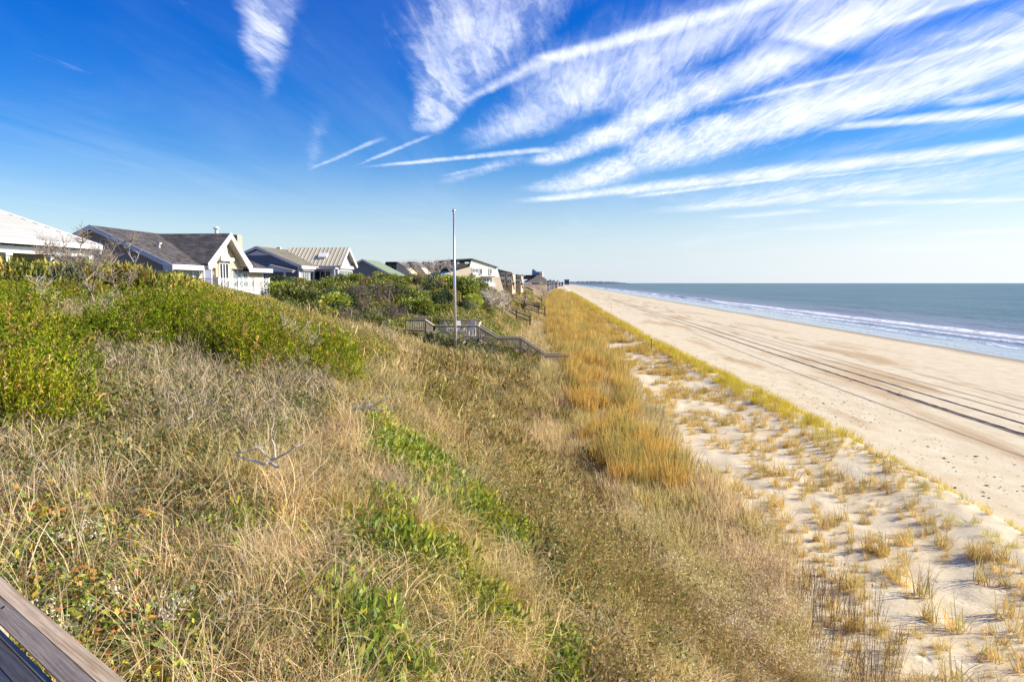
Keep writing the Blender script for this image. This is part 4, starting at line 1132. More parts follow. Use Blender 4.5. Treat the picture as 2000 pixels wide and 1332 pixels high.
# ================================================================== far dune walkways
def walkway(name_label, pts, h=.95, width=1.3, Y=95, posts=True, mt=M_wooddk, ml=M_woodlt):
    """boardwalk: pts world coordinates of the near floor edge"""
    o = Vector(pts[0]); root = empty('dune_walkway', o, 0, name_label, 'walkway', 'wooden walkways over the far dunes')
    pts = [Vector(p) - o for p in pts]
    for p, q in zip(pts[:-1], pts[1:]):
        d = (q - p); n = max(2, int(d.length / .3)); ac = Vector((0, width, 0))
        for k in (0, 1):
            a = ac * k
            MB().bar(p + a + Vector((0, 0, h)), q + a + Vector((0, 0, h)), .14, .06).build('handrail', ml if k == 0 else mt, root)
            MB().bar(p + a + Vector((0, 0, h * .55)), q + a + Vector((0, 0, h * .55)), .05, .08).build('middle_rail', mt, root)
            MB().bar(p + a + Vector((0, 0, -.05)), q + a + Vector((0, 0, -.05)), .06, .16).build('stringer', mt, root)
        for i in range(n):
            c = p + d * ((i + .5) / n)
            MB().box((c.x - .13, 0 + c.y, c.z - .02), (c.x + .13, c.y + width, c.z + .02)).build('tread', ml, root)
    for p in pts:
        for k in (0, width): MB().box((p.x - .08, p.y + k - .08, p.z - .9), (p.x + .08, p.y + k + .08, p.z + h)).build('post', mt, root)
    return root
def wpt(px, py, Y): return tuple(at(px, py, Y))
def path(*pp, off=1.0):
    Y = hit(*pp[len(pp) // 2], off) - .5
    return [tuple(at(x, y, Y)) for x, y in pp]
walkway('nearest far walkway, long stair falling into the dune below the dead tree', path((983, 600), (1008, 615), (1035, 625)), .75)
FLAG_PATH = path((1000, 601), (1024, 601), (1064, 613))
walkway('level boardwalk with the faded flag and stairs toward the tall grass', FLAG_PATH, 1.25)
walkway('upper stair behind the flag boardwalk, dropping to the right', path((1000, 585), (1024, 596), (1052, 606)), .9)
walkway('farther landing with steep stair ending in the orange grass', path((1044, 577), (1062, 577), (1077, 585)), 1.3)
walkway('high short stair at the top right of the far bluff', path((1052, 567), (1060, 567.5), (1078, 577)), 1.2)
walkway('dark platform edge under the low shrubs of the far bluff', path((1008, 572), (1026, 573)), .2)
walkway('lowest short stair beside the farther landing', path((1048, 583), (1058, 583), (1066, 587)), .9)

def flag():
    p = Vector(FLAG_PATH[1]) + Vector((0, 0, .6))
    root = empty('hanging_flag', p + Vector((0, -.1, 0)), 0, 'faded striped flag on a short pole at the far boardwalk', 'flag')
    MB().tube([(0, 0, 0), (0, 0, 1.75)], [.04, .03], 6).build('pole', M_wooddk, root)
    def sheet(i0, i1, j0, j1, m, nm):
        v = []; f = []; n = 6
        for a in range(n + 1):
            for b in (0, 1):
                uu = i0 + (i1 - i0) * a / n; vv = j0 + (j1 - j0) * b
                v.append((.05 + uu * .62 + vv * .0, .05 * math.sin(uu * 9), 1.68 - uu * 0.72 - vv * .55))
        for a in range(n): f.append([a * 2, a * 2 + 2, a * 2 + 3, a * 2 + 1])
        b_ = MB().add(v, f).build(nm, m, root)
    n = 7
    for k in range(n): sheet(0.0 if k > 3 else .42, 1, k / n, (k + 1) / n, M_flagred if k % 2 == 0 else M_flagwhite, 'stripe')
    sheet(0, .42, 0, 4 / n, M_flagblue, 'canton')
flag()

# ================================================================== posts on the foredune
def dune_post(px, pyb, pyt, lab, Y=None, cap=False):
    # distance from where its foot stands on the terrace
    Y = CAM_Z - 1.3
    Y = F_PX * (CAM_Z - 1.35) / max(5, (pyb - 553))
    for _ in range(6):
        p = at(px, pyb, Y); g = float(ground_z(p.x, Y)); Y = F_PX * (CAM_Z - g) / (pyb - 553) * .5 + Y * .5
    p = at(px, pyb, Y); hh = at(px, pyt, Y).z - p.z
    root = empty('marker_post', (p.x, Y, p.z), 0, lab, 'post', 'marker posts along the foredune')
    m = MB().tube([(0, 0, -.3), (0.01, 0, hh)], [.05, .045], 8); m.build('post', M_wooddk, root)
    MB().tube([(0.01, 0, hh), (0.01, 0, hh + .03)], [.055, .03], 8).build('post_top', M_black, root)
    if cap: MB().box((-.16, -.03, hh - .05), (.12, .03, hh)).build('crossbar', M_black, root)
for a in [(1272, 684, 663, 'nearest dark marker post, with short crossbar, left of the yellow grass strip', True),
          (1190, 628, 620, 'marker post sunk in the yellow grass, next beyond the one with a crossbar'),
          (1176, 612, 605, 'marker post at the sand edge of the yellow grass, third from the front'),
          (1151, 611, 603, 'thicker marker post standing alone in the middle of the sandy terrace'),
          (1126, 608, 602, 'marker post closest to the tall grass, left of the thicker one'),
          (1135.5, 587, 582, 'small marker post left of its close twin in the far orange grass'),
          (1119, 586, 582, 'small far marker post right of the white litter in the grass'),
          (1129.5, 583, 578, 'small far marker post between two others near the beach rim'),
          (1144.5, 588, 583, 'small far marker post nearest the rim of the open beach')]:
    dune_post(a[0], a[1], a[2], a[3], cap=len(a) > 4)

def rope_post():
    Y = 1333 * (CAM_Z - .6) / (607 - 553)
    p = at(1194, 607, Y); hh = at(1194, 592, Y).z - p.z
    root = empty('net_post', (p.x, Y, p.z), 0, 'thin pole with a slack rope to the left on the far open beach', 'pole')
    MB().tube([(0, 0, -.3), (0, 0, hh)], [.05, .05], 6).build('pole', M_woodlt, root)
    m = MB()
    for i in range(8): 
        x0 = -i * .75; x1 = -(i + 1) * .75
        m.bar((x0, 0, hh - .1 - .1 * math.sin(math.pi * i / 8)), (x1, 0, hh - .1 - .1 * math.sin(math.pi * (i + 1) / 8)), .03, .03)
    m.build('rope', M_woodlt, root)
rope_post()

# ================================================================== own deck railing in the near left corner
def near_railing():
    # long boards running from the left edge to the bottom edge
    A = at(0, 1125, 2.2); B = at(240, 1332, 1.63)
    B.z = A.z
    ext = (B - A).normalized()
    A2 = A - ext * 1.2; B2 = B + ext * 1.3
    side = Vector((ext.y, -ext.x, 0))
    root = empty('deck_railing', A, 0, 'weathered plank railing of the near deck crossing the lower left corner', 'railing')
    a, dv = A2 - A, B2 - A2
    M_plank = mat('grey_brown_plank', (0.4, 0.33, 0.26), 0.8, plank_build(ext))
    def board(sec, nm):
        MB().prism([a + side * s + Vector((0, 0, z)) for s, z in sec], dv).build(nm, M_plank, root)
    board([(0, 0), (.048, .002), (.048, -.030), (0, -.032)], 'cap_board')
    board([(.050, .001), (.094, -.021), (.084, -.045), (.050, -.030)], 'tilted_shade_board')  # slanted from the sun to shape the shadow on the cap's inner half
    board([(.097, -.036), (.108, -.037), (.108, -.07), (.097, -.07)], 'ledge_strip')
    board([(.111, -.046), (.136, -.092), (.120, -.100), (.097, -.072)], 'face_board')
    board([(.139, -.094), (.188, -.156), (.172, -.170), (.122, -.104)], 'face_board')
    board([(.192, -.158), (.246, -.226), (.230, -.240), (.176, -.172)], 'face_board')
    board([(.251, -.226), (.320, -.290), (.305, -.305), (.236, -.240)], 'face_board')
    for t in (.08, .36, .64, .92):
        p = a + dv * t + side * .06
        MB().box((p.x - .04, p.y - .04, p.z - 1.7), (p.x + .04, p.y + .04, p.z - .045)).build('railing_post', M_plank, root)
    for (t, s, z) in ((.42, .062, -.009), (.50, .075, -.020), (.47, .155, -.114), (.40, .165, -.127), (.53, .215, -.187), (.44, .225, -.2)):
        p = a + dv * t + side * s + Vector((0, 0, z))
        MB().tube([p, p + side * .003 + Vector((0, 0, .004))], [.006, .006], 8).build('screw_head', M_black, root)
def plank_build(ax):
    def f(t, p, out):
        g = t.node('ShaderNodeNewGeometry').outputs['Position']
        al = t.vmath('DOT_PRODUCT', g, tuple(ax))
        pr = t.vmath('SUBTRACT', g, t.vmath('SCALE', tuple(ax), scale=t.math('MULTIPLY', al, 0.965)))
        gr = t.noise(pr, 95.0, 5, 0.65, 0.3)
        gr2 = t.noise(pr, 28.0, 4, 0.6, 0.8)
        blot = t.noise(g, 7.0, 4, 0.6)
        c = t.mix(t.range(gr, 0.3, 0.7), (0.30, 0.205, 0.12), (0.60, 0.465, 0.31))
        c = t.mix(t.range(gr2, 0.45, 0.62, 0, .55), c, (0.64, 0.51, 0.36))
        c = t.mix(t.range(blot, 0.5, 0.7, 0, .35), c, (0.26, 0.24, 0.23))
        kn = t.node('ShaderNodeTexVoronoi'); t.l.new(pr, kn.inputs['Vector']); kn.inputs['Scale'].default_value = 7
        c = t.mix(t.range(kn.outputs['Distance'], 0.09, 0.05), c, (0.10, 0.065, 0.04))
        t.l.new(c, p.inputs['Base Color'])
        bump(t, p, t.math('ADD', gr, t.math('MULTIPLY', gr2, .6)), 0.5, 0.004)
    return f
near_railing()

# ================================================================== BEACH: vehicle tracks
M_track = weathered('damp_sand_rut_shade', (0.26, 0.19, 0.12), 0.25, 5.0, 0.95)  # damp sand tone with the ruts' shadow painted into it
M_trackpale = weathered('pressed_sand', (0.50, 0.39, 0.24), 0.15, 3.0, 0.95)
def rut(name, label, xf, y0, y1, w, h, m, step=0.6):
    n = int((y1 - y0) / step); V = []; F = []
    sec = [(-1.0, .004), (-.6, -.0), (-.1, .003), (.35, .55), (.6, 1.0), (1.0, .004)]
    k = len(sec)
    for i in range(n + 1):
        Y = y0 + (y1 - y0) * i / n
        X = xf(Y); g = float(ground_z(X, Y)) + .012
        jit = 0.7 + .6 * random.random()
        for sx_, sz_ in sec:
            V.append((X + sx_ * w, Y, g + (sz_ * h * jit if sz_ > .1 else sz_)))
    for i in range(n):
        for j in range(k - 1):
            F.append([i * k + j, i * k + j + 1, (i + 1) * k + j + 1, (i + 1) * k + j])
    o = mobj(name, mesh_np(name, np.array(V), F, m)); tag(o, label, 'tyre track', kind='structure'); return o
wv_ = lambda Y: .25 * math.sin(Y * .05) + .2 * math.sin(Y * .021 + 1)
def gap(Y): return 0
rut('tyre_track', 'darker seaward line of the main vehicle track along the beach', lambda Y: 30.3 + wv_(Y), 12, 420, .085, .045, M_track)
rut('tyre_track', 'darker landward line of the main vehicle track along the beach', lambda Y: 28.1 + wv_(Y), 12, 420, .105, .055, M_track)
rut('tyre_track', 'thin line close beside the landward main track', lambda Y: 27.75 + wv_(Y * .98), 14, 60, .06, .03, M_trackpale)
rut('tyre_track', 'faint seaward line of the lighter second track', lambda Y: 34.2 + wv_(Y + 9), 12, 150, .05, .018, M_trackpale)
rut('tyre_track', 'faint landward line of the lighter second track', lambda Y: 32.6 + wv_(Y + 9), 12, 150, .05, .018, M_trackpale)
rut('tyre_track', 'weathered tyre line nearest the dune grass', lambda Y: 24.6 + wv_(Y + 20), 12, 130, .09, .018, M_trackpale)
def arc(x_at_far, off):
    def f(Y):
        t = (Y - 20) / 25.0
        return x_at_far - 14.5 * (1 - min(1, max(0, t))) ** 1.7 + off
    return f
for off, lb in ((0, 'pale turning tyre line curving towards the dune, seaward one'), (-1.9, 'pale turning tyre line curving towards the dune, landward one')):
    rut('tyre_track', lb, arc(34.5, off), 20.0, 44, .10, .03, M_trackpale, .4)

# ================================================================== VEGETATION
def veg_mat(name, transl=0.35, tint=(1, 1, 1), var=0.35, rough=0.6, patch=0.0, patch_col=(1, 1, 1)):
    m = bpy.data.materials.new(name); m.use_nodes = True
    t = NT(m.node_tree); out = t.node('ShaderNodeOutputMaterial')
    a = t.node('ShaderNodeAttribute'); a.attribute_name = 'col'
    info = t.node('ShaderNodeObjectInfo')
    k = t.range(info.outputs['Random'], 0, 1, 1.45 * (1 - var), 1.45 * (1 + var), smooth=False)
    c = t.vmath('SCALE', t.vmath('MULTIPLY', a.outputs['Color'], tint), scale=k)
    if patch:
        g = t.node('ShaderNodeNewGeometry').outputs['Position']
        n = t.noise(g, 0.45, 4, 0.6)
        c = t.mix(t.range(n, 0.40, 0.62, 0, patch), c, t.vmath('MULTIPLY', c, patch_col))
    d = t.node('ShaderNodeBsdfDiffuse'); t.l.new(c, d.inputs[0])
    tr = t.node('ShaderNodeBsdfTranslucent'); t.l.new(t.vmath('SCALE', c, scale=1.15), tr.inputs[0])
    mx = t.node('ShaderNodeMixShader'); mx.inputs[0].default_value = transl
    t.l.new(d.outputs[0], mx.inputs[1]); t.l.new(tr.outputs[0], mx.inputs[2])
    last = mx.outputs[0]
    if rough < 0.6:
        gl = t.node('ShaderNodeBsdfGlossy'); gl.inputs['Roughness'].default_value = rough; gl.inputs[0].default_value = (1, 1, 1, 1)
        m2 = t.node('ShaderNodeMixShader'); m2.inputs[0].default_value = 0.03
        t.l.new(last, m2.inputs[1]); t.l.new(gl.outputs[0], m2.inputs[2]); last = m2.outputs[0]
    t.l.new(last, out.inputs[0])
    return m
V_straw = veg_mat('dry_grass', .30, var=.28, patch=.8, patch_col=(.85, .92, .62))
V_leaf = veg_mat('leaves', .30, var=.3, rough=.55, patch=.7, patch_col=(1.25, 1.05, .9))
V_feather = veg_mat('feathery_green', .30, var=.38, patch=.7, patch_col=(1.35, 1.08, .9))
V_orange = veg_mat('broom_grass', .40, var=.28, patch=.9, patch_col=(.62, .80, .95))
V_dune = veg_mat('dune_grass', .40, var=.25)
V_twig = veg_mat('grey_twigs', .0, var=.2)

class Geo:
    def __init__(s): s.v = []; s.q = []; s.c = []; s.n = 0
    def add(s, v, q, c):
        v = np.asarray(v, float).reshape(-1, 3); q = np.asarray(q, int).reshape(-1, 4)
        c = np.broadcast_to(np.asarray(c, float), (len(v), 3)) if np.ndim(c) < 2 else np.asarray(c, float)
        s.v.append(v); s.q.append(q + s.n); s.c.append(c); s.n += len(v)
    def mesh(s, name, m):
        return mesh_np(name, np.concatenate(s.v), np.concatenate(s.q), m, colors=np.concatenate(s.c))

def rnd(a, b, n=None): return RNG.uniform(a, b, n)
def pal(cols, n):
    cols = np.array(cols); i = RNG.integers(0, len(cols), n)
    return cols[i] * rnd(.8, 1.2, (n, 1))

def blades(g, n, rad, L, W, bend, cols, lean=.3, segs=3, up=1.0, tipcol=None, centre=(0, 0, 0), wind=(0, 0)):
    """n curved ribbons growing from a disc; bend = how far they arch over"""
    t = np.linspace(0, 1, segs + 1)
    az = rnd(0, 2 * math.pi, n); r = rad * np.sqrt(rnd(0, 1, n)); a0 = rnd(0, 2 * math.pi, n)
    bx, by = r * np.cos(a0), r * np.sin(a0)
    ln = rnd(L[0], L[1], n); w = rnd(W[0], W[1], n); bd = rnd(bend[0], bend[1], n); le = rnd(0, lean, n)
    ang = le[:, None] + bd[:, None] * t[None, :] ** 1.4       # angle from the vertical
    ds = ln[:, None] / segs
    hx = np.concatenate([np.zeros((n, 1)), np.cumsum(np.sin(ang[:, :-1]) * ds, 1)], 1)
    hz = np.concatenate([np.zeros((n, 1)), np.cumsum(np.cos(ang[:, :-1]) * ds, 1)], 1) * up
    dx, dy = np.cos(az), np.sin(az)
    cx = bx[:, None] + hx * dx[:, None] + wind[0] * hz; cyy = by[:, None] + hx * dy[:, None] + wind[1] * hz
    px_, py_ = -dy, dx
    wt = w[:, None] * (1 - t[None, :]) ** .7 + w[:, None] * .12
    L_ = np.stack([cx - px_[:, None] * wt / 2, cyy - py_[:, None] * wt / 2, hz], -1)
    R_ = np.stack([cx + px_[:, None] * wt / 2, cyy + py_[:, None] * wt / 2, hz], -1)
    V = np.stack([L_, R_], 2).reshape(n, -1, 3) + np.array(centre)
    k = 2 * (segs + 1)
    q = np.array([[2 * i, 2 * i + 1, 2 * i + 3, 2 * i + 2] for i in range(segs)])
    Q = (q[None] + (np.arange(n) * k)[:, None, None]).reshape(-1, 4)
    c = pal(cols, n)
    if tipcol is not None:
        tc_ = np.array(tipcol); C = c[:, None, :] * (1 - t[None, :, None]) + (tc_ * rnd(.8, 1.2, (n, 1)))[:, None, :] * t[None, :, None]
    else: C = np.repeat(c[:, None, :], segs + 1, 1)
    C = np.repeat(C, 2, 1)
    g.add(V.reshape(-1, 3), Q, C.reshape(-1, 3))
    return cx, cyy, hz

def leaves(g, P, D, Ln, Wd, cols):
    """rhombic folded leaves at points P pointing along D"""
    n = len(P); D = D / np.linalg.norm(D, axis=1, keepdims=True)
    a = np.cross(D, RNG.normal(size=(n, 3))); a /= np.linalg.norm(a, axis=1, keepdims=True) + 1e-6
    ln = rnd(Ln[0], Ln[1], (n, 1)); w = rnd(Wd[0], Wd[1], (n, 1))
    V = np.stack([P, P + D * ln * .45 + a * w * .5, P + D * ln, P + D * ln * .45 - a * w * .5], 1)
    Q = np.arange(n * 4).reshape(n, 4)
    g.add(V.reshape(-1, 3), Q, np.repeat(pal(cols, n), 4, 0))

STRAW = [(.56, .41, .20), (.46, .32, .14), (.66, .52, .29), (.28, .19, .08), (.54, .42, .24), (.40, .34, .11)]
GREYST = [(.31, .25, .17), (.38, .31, .22), (.22, .17, .11), (.36, .27, .17)]
OLIVE = [(.11, .14, .03), (.17, .19, .04), (.06, .08, .02), (.22, .22, .05), (.28, .19, .05), (.13, .16, .05)]
GREEN = [(.15, .23, .02), (.20, .28, .025), (.10, .17, .02), (.27, .30, .03), (.33, .31, .03)]
YLEAF = [(.26, .27, .03), (.33, .30, .04), (.17, .21, .03), (.12, .15, .03), (.40, .31, .05), (.36, .22, .05)]
FEATH = [(.12, .175, .012), (.18, .23, .015), (.07, .115, .01), (.26, .27, .02)]
ORANGE = [(.42, .25, .055), (.32, .18, .04), (.52, .34, .09), (.18, .10, .03), (.42, .30, .11)]
TANF = [(.40, .29, .12), (.33, .23, .085), (.52, .40, .19), (.20, .145, .055), (.38, .24, .08)]
BROWN = [(.26, .17, .07), (.34, .23, .09), (.17, .12, .05), (.42, .30, .13), (.18, .18, .05)]
TUFTG = [(.42, .35, .10), (.48, .35, .12), (.31, .30, .07), (.54, .40, .18), (.46, .29, .10)]
YELG = [(.50, .39, .045), (.42, .34, .045), (.56, .43, .07), (.30, .29, .045)]

lib = {}
def libcol(name, maker, k, m):
    col = bpy.data.collections.new('source_' + name)
    for i in range(k):
        g = Geo(); maker(g, i)
        o = bpy.data.objects.new(name, g.mesh(name, m)); col.objects.link(o)
    lib[name] = (col, k); return col

def mk_straw(g, i):
    blades(g, 26, .20, (.35, .80), (.007, .012), (1.2, 2.7), STRAW, .5, 6)
    blades(g, 10, .22, (.2, .45), (.006, .009), (.2, .9), STRAW, .8, 3)
def mk_strawstand(g, i):
    blades(g, 30, .16, (.5, .9), (.005, .009), (.3, 1.3), STRAW, .35, 4, tipcol=(.5, .42, .28))
def mk_grey(g, i):
    cx, cy_, hz = blades(g, 22, .15, (.3, .55), (.005, .008), (.1, .8), GREYST, .7, 3)
    P = np.stack([cx[:, 1:].ravel(), cy_[:, 1:].ravel(), hz[:, 1:].ravel()], -1)
    P = np.repeat(P, 2, 0); D = RNG.normal(size=P.shape); D[:, 2] = np.abs(D[:, 2]) + .4
    leaves(g, P, D, (.07, .17), (.004, .007), GREYST)
def mk_olive(g, i):
    n = 230; r = .26 * np.sqrt(rnd(0, 1, n)); a = rnd(0, 6.28, n)
    P = np.stack([r * np.cos(a), r * np.sin(a), rnd(.02, .30, n) * (1 - (r / .4) ** 2)], -1)
    D = RNG.normal(size=(n, 3)) * .8; D[:, 2] += .6
    leaves(g, P, D, (.028, .052), (.015, .026), OLIVE)
    blades(g, 9, .2, (.2, .42), (.004, .006), (.3, 1.5), GREYST, .5, 3)
def mk_broad(g, i):
    n = 90; r = .24 * np.sqrt(rnd(0, 1, n)); a = rnd(0, 6.28, n)
    P = np.stack([r * np.cos(a), r * np.sin(a), rnd(.03, .30, n) * (1 - (r / .45) ** 2)], -1)
    D = RNG.normal(size=(n, 3)) * .45; D[:, 2] += .9
    leaves(g, P, D, (.05, .10), (.020, .036), GREEN)
def mk_vine(g, i):
    n = 100; r = .28 * np.sqrt(rnd(0, 1, n)); a = rnd(0, 6.28, n)
    P = np.stack([r * np.cos(a), r * np.sin(a), rnd(.03, .26, n)], -1)
    D = RNG.normal(size=(n, 3)); D[:, 2] *= .5
    leaves(g, P, D, (.035, .065), (.022, .038), GREEN + [(.10, .13, .03), (.42, .30, .03), (.40, .16, .03), (.08, .11, .03)])
    blades(g, 6, .2, (.3, .55), (.004, .006), (1.2, 2.4), GREYST, .6, 5)
def mk_feather(g, i):
    m = 46
    for k in range(m):
        r = .40 * math.sqrt(rnd(0, 1)); a = rnd(0, 6.28); top = .62 * (1 - (r / .5) ** 2) + .05
        b0 = np.array([r * math.cos(a), r * math.sin(a), top * rnd(.35, 1.0)])
        d = np.array([math.cos(a) * r * 2.2, math.sin(a) * r * 2.2, .75]) + RNG.normal(size=3) * .35; d /= np.linalg.norm(d)
        n = 16; t = rnd(0, 1, n); L = rnd(.10, .22); c0 = rnd(.65, 1.3)
        P = b0 + d * (t[:, None] * L); D = d * .5 + RNG.normal(size=(n, 3)) * .6
        cl = FEATH if k % 9 else [(.30, .22, .06), (.36, .28, .10)]
        leaves(g, P, D, (.028, .062), (.010, .017), [tuple(c0 * np.array(q)) for q in cl])
    blades(g, 8, .1, (.4, .65), (.008, .012), (.1, .7), GREYST, .5, 3)
def mk_yleaf(g, i):
    n = 420; u1 = RNG.normal(size=(n, 3)); u1[:, 2] = np.abs(u1[:, 2]); u1 /= np.linalg.norm(u1, axis=1, keepdims=True)
    P = u1 * np.array([.5, .5, .62]) * rnd(.55, 1.0, (n, 1)); D = u1 + RNG.normal(size=(n, 3)) * .6; D[:, 2] += .25
    leaves(g, P, D, (.05, .085), (.022, .036), YLEAF)
    blades(g, 10, .1, (.5, .75), (.008, .012), (.2, .8), GREYST, .5, 3)
def mk_mat(g, i):
    n = 300; r = .5 * np.sqrt(rnd(0, 1, n)); a = rnd(0, 6.28, n)
    P = np.stack([r * np.cos(a), r * np.sin(a), rnd(.0, .28, n) * (1 - (r / .6) ** 2)], -1)
    D = RNG.normal(size=(n, 3)) * .7; D[:, 2] += .7
    leaves(g, P, D, (.07, .13), (.035, .06), [(.17, .21, .035), (.24, .26, .04), (.12, .15, .035), (.30, .27, .06), (.16, .13, .05)])
def mk_orange(g, i):
    cx, cy_, hz = blades(g, 34, .24, (.9, 1.35), (.007, .011), (.05, .35), ORANGE, .14, 4)
    P = np.stack([cx[:, 2:].ravel(), cy_[:, 2:].ravel(), hz[:, 2:].ravel()], -1); D = RNG.normal(size=P.shape) * .35; D[:, 2] += 1
    leaves(g, P, D, (.12, .26), (.006, .010), ORANGE)
def mk_tanf(g, i):
    cx, cy_, hz = blades(g, 26, .26, (.6, 1.05), (.006, .010), (.15, .7), TANF, .25, 4)
    P = np.repeat(np.stack([cx[:, -1], cy_[:, -1], hz[:, -1]], -1), 5, 0) + RNG.normal(size=(26 * 5, 3)) * .03
    D = RNG.normal(size=P.shape); D[:, 2] += .3
    leaves(g, P, D, (.04, .08), (.010, .018), [(.56, .47, .32), (.48, .38, .22)])
    blades(g, 14, .26, (.3, .6), (.006, .010), (.6, 1.8), TANF, .5, 4)
def mk_brown(g, i):
    cx, cy_, hz = blades(g, 16, .2, (.35, .7), (.005, .008), (.1, .7), BROWN, .4, 3)
    P = np.repeat(np.stack([cx[:, 1:].ravel(), cy_[:, 1:].ravel(), hz[:, 1:].ravel()], -1), 3, 0) + RNG.normal(size=(16 * 9, 3)) * .02
    D = RNG.normal(size=P.shape); D[:, 2] += .4
    leaves(g, P, D, (.03, .07), (.010, .018), BROWN + [(.40, .32, .20), (.17, .18, .06)])
def mk_tuft(g, i):
    blades(g, 34, .13, (.30, .60), (.009, .015), (.4, 1.5), TUFTG, .65, 4, wind=(-.15, 0))
    blades(g, 12, .14, (.12, .3), (.006, .010), (.8, 2.0), STRAW, .9, 3)
def mk_yel(g, i):
    blades(g, 46, .28, (.40, .75), (.009, .015), (.3, 1.2), YELG, .45, 4)
def mk_broomfar(g, i):
    blades(g, 26, .34, (.85, 1.35), (.026, .045), (.05, .3), ORANGE, .13, 3, tipcol=(.54, .37, .10))
    blades(g, 8, .34, (.5, .9), (.026, .045), (.05, .3), [(.16, .10, .03), (.22, .15, .05)], .2, 3)
def mk_tanfar(g, i):
    blades(g, 26, .36, (.6, 1.1), (.022, .04), (.15, .7), TANF, .25, 4, tipcol=(.58, .46, .26))
    blades(g, 8, .36, (.4, .7), (.024, .04), (.2, .8), [(.13, .12, .04), (.18, .13, .05)], .4, 3)
def mk_strawfar(g, i):
    blades(g, 22, .30, (.35, .75), (.016, .028), (.8, 2.2), STRAW, .5, 4)
    blades(g, 8, .30, (.2, .45), (.02, .03), (.2, .9), [(.12, .13, .04), (.16, .12, .06)], .7, 3)
def mk_weedfar(g, i):
    n = 60; r = .32 * np.sqrt(rnd(0, 1, n)); a = rnd(0, 6.28, n)
    P = np.stack([r * np.cos(a), r * np.sin(a), rnd(.02, .5, n) * (1 - (r / .5) ** 2)], -1)
    D = RNG.normal(size=(n, 3)) * .5; D[:, 2] += .8
    leaves(g, P, D, (.08, .16), (.03, .05), BROWN + [(.14, .15, .04), (.18, .17, .05), (.10, .11, .03), (.45, .34, .16)])
    blades(g, 12, .3, (.4, .7), (.016, .026), (.1, .8), BROWN + TANF, .4, 3)
def mk_fararr(g, i):
    blades(g, 60, .55, (.5, .95), (.018, .03), (.2, 1.0), ORANGE + YELG + TANF, .35, 3)
def mk_fluff(g, i):
    cx, cy_, hz = blades(g, 5, .1, (.5, .8), (.006, .008), (.1, .5), [(.24, .18, .1)], .3, 3)
    for k in range(5):
        P = np.array([cx[k, -1], cy_[k, -1], hz[k, -1]]) + RNG.normal(size=(34, 3)) * np.array([.045, .045, .03])
        D = RNG.normal(size=P.shape); D[:, 2] += .5
        leaves(g, P, D, (.02, .045), (.008, .014), [(.60, .54, .42), (.50, .43, .32)])
def mk_stalk(g, i):
    cx, cy_, hz = blades(g, 7, .22, (.8, 1.5), (.009, .013), (.05, .35), [(.17, .12, .07), (.24, .17, .1)], .15, 4)
    P = np.repeat(np.stack([cx[:, 2:].ravel(), cy_[:, 2:].ravel(), hz[:, 2:].ravel()], -1), 3, 0); D = RNG.normal(size=P.shape) * .4; D[:, 2] += 1
    leaves(g, P, D, (.05, .12), (.006, .009), [(.2, .14, .08)])
def mk_debris(g, i):
    n = 4; a = np.sort(rnd(0, 6.28, n)); r = rnd(.03, .09, n)
    g.add([(r[k] * math.cos(a[k]) * 1.6, r[k] * math.sin(a[k]), .012) for k in range(4)] + [(0, 0, .05)] * 4, [(0, 1, 5, 4), (1, 2, 6, 5), (2, 3, 7, 6), (3, 0, 4, 7)], (.07, .055, .045))
for nm, mk, k, m in (('straw_clump', mk_straw, 6, V_straw), ('standing_straw', mk_strawstand, 4, V_straw), ('grey_brush', mk_grey, 5, V_twig), ('olive_leaves', mk_olive, 5, V_leaf),
                     ('broad_leaves', mk_broad, 5, V_leaf), ('vine_leaves', mk_vine, 5, V_leaf), ('feather_bush', mk_feather, 5, V_feather), ('yellow_leaf_bush', mk_yleaf, 5, V_leaf),
                     ('low_mat', mk_mat, 4, V_leaf), ('broom_clump', mk_orange, 6, V_orange), ('tan_feather', mk_tanf, 6, V_straw), ('brown_brush', mk_brown, 5, V_straw),
                     ('dune_tuft', mk_tuft, 6, V_dune), ('yellow_tuft', mk_yel, 5, V_dune), ('far_grass', mk_fararr, 5, V_dune), ('broom_far', mk_broomfar, 6, V_orange), ('tan_far', mk_tanfar, 6, V_straw), ('straw_far', mk_strawfar, 5, V_straw), ('weed_far', mk_weedfar, 5, V_straw), ('fluffy_seed', mk_fluff, 4, V_straw), ('bare_stalks', mk_stalk, 4, V_twig), ('debris', mk_debris, 4, V_twig)):
    libcol(nm, mk, k, m)

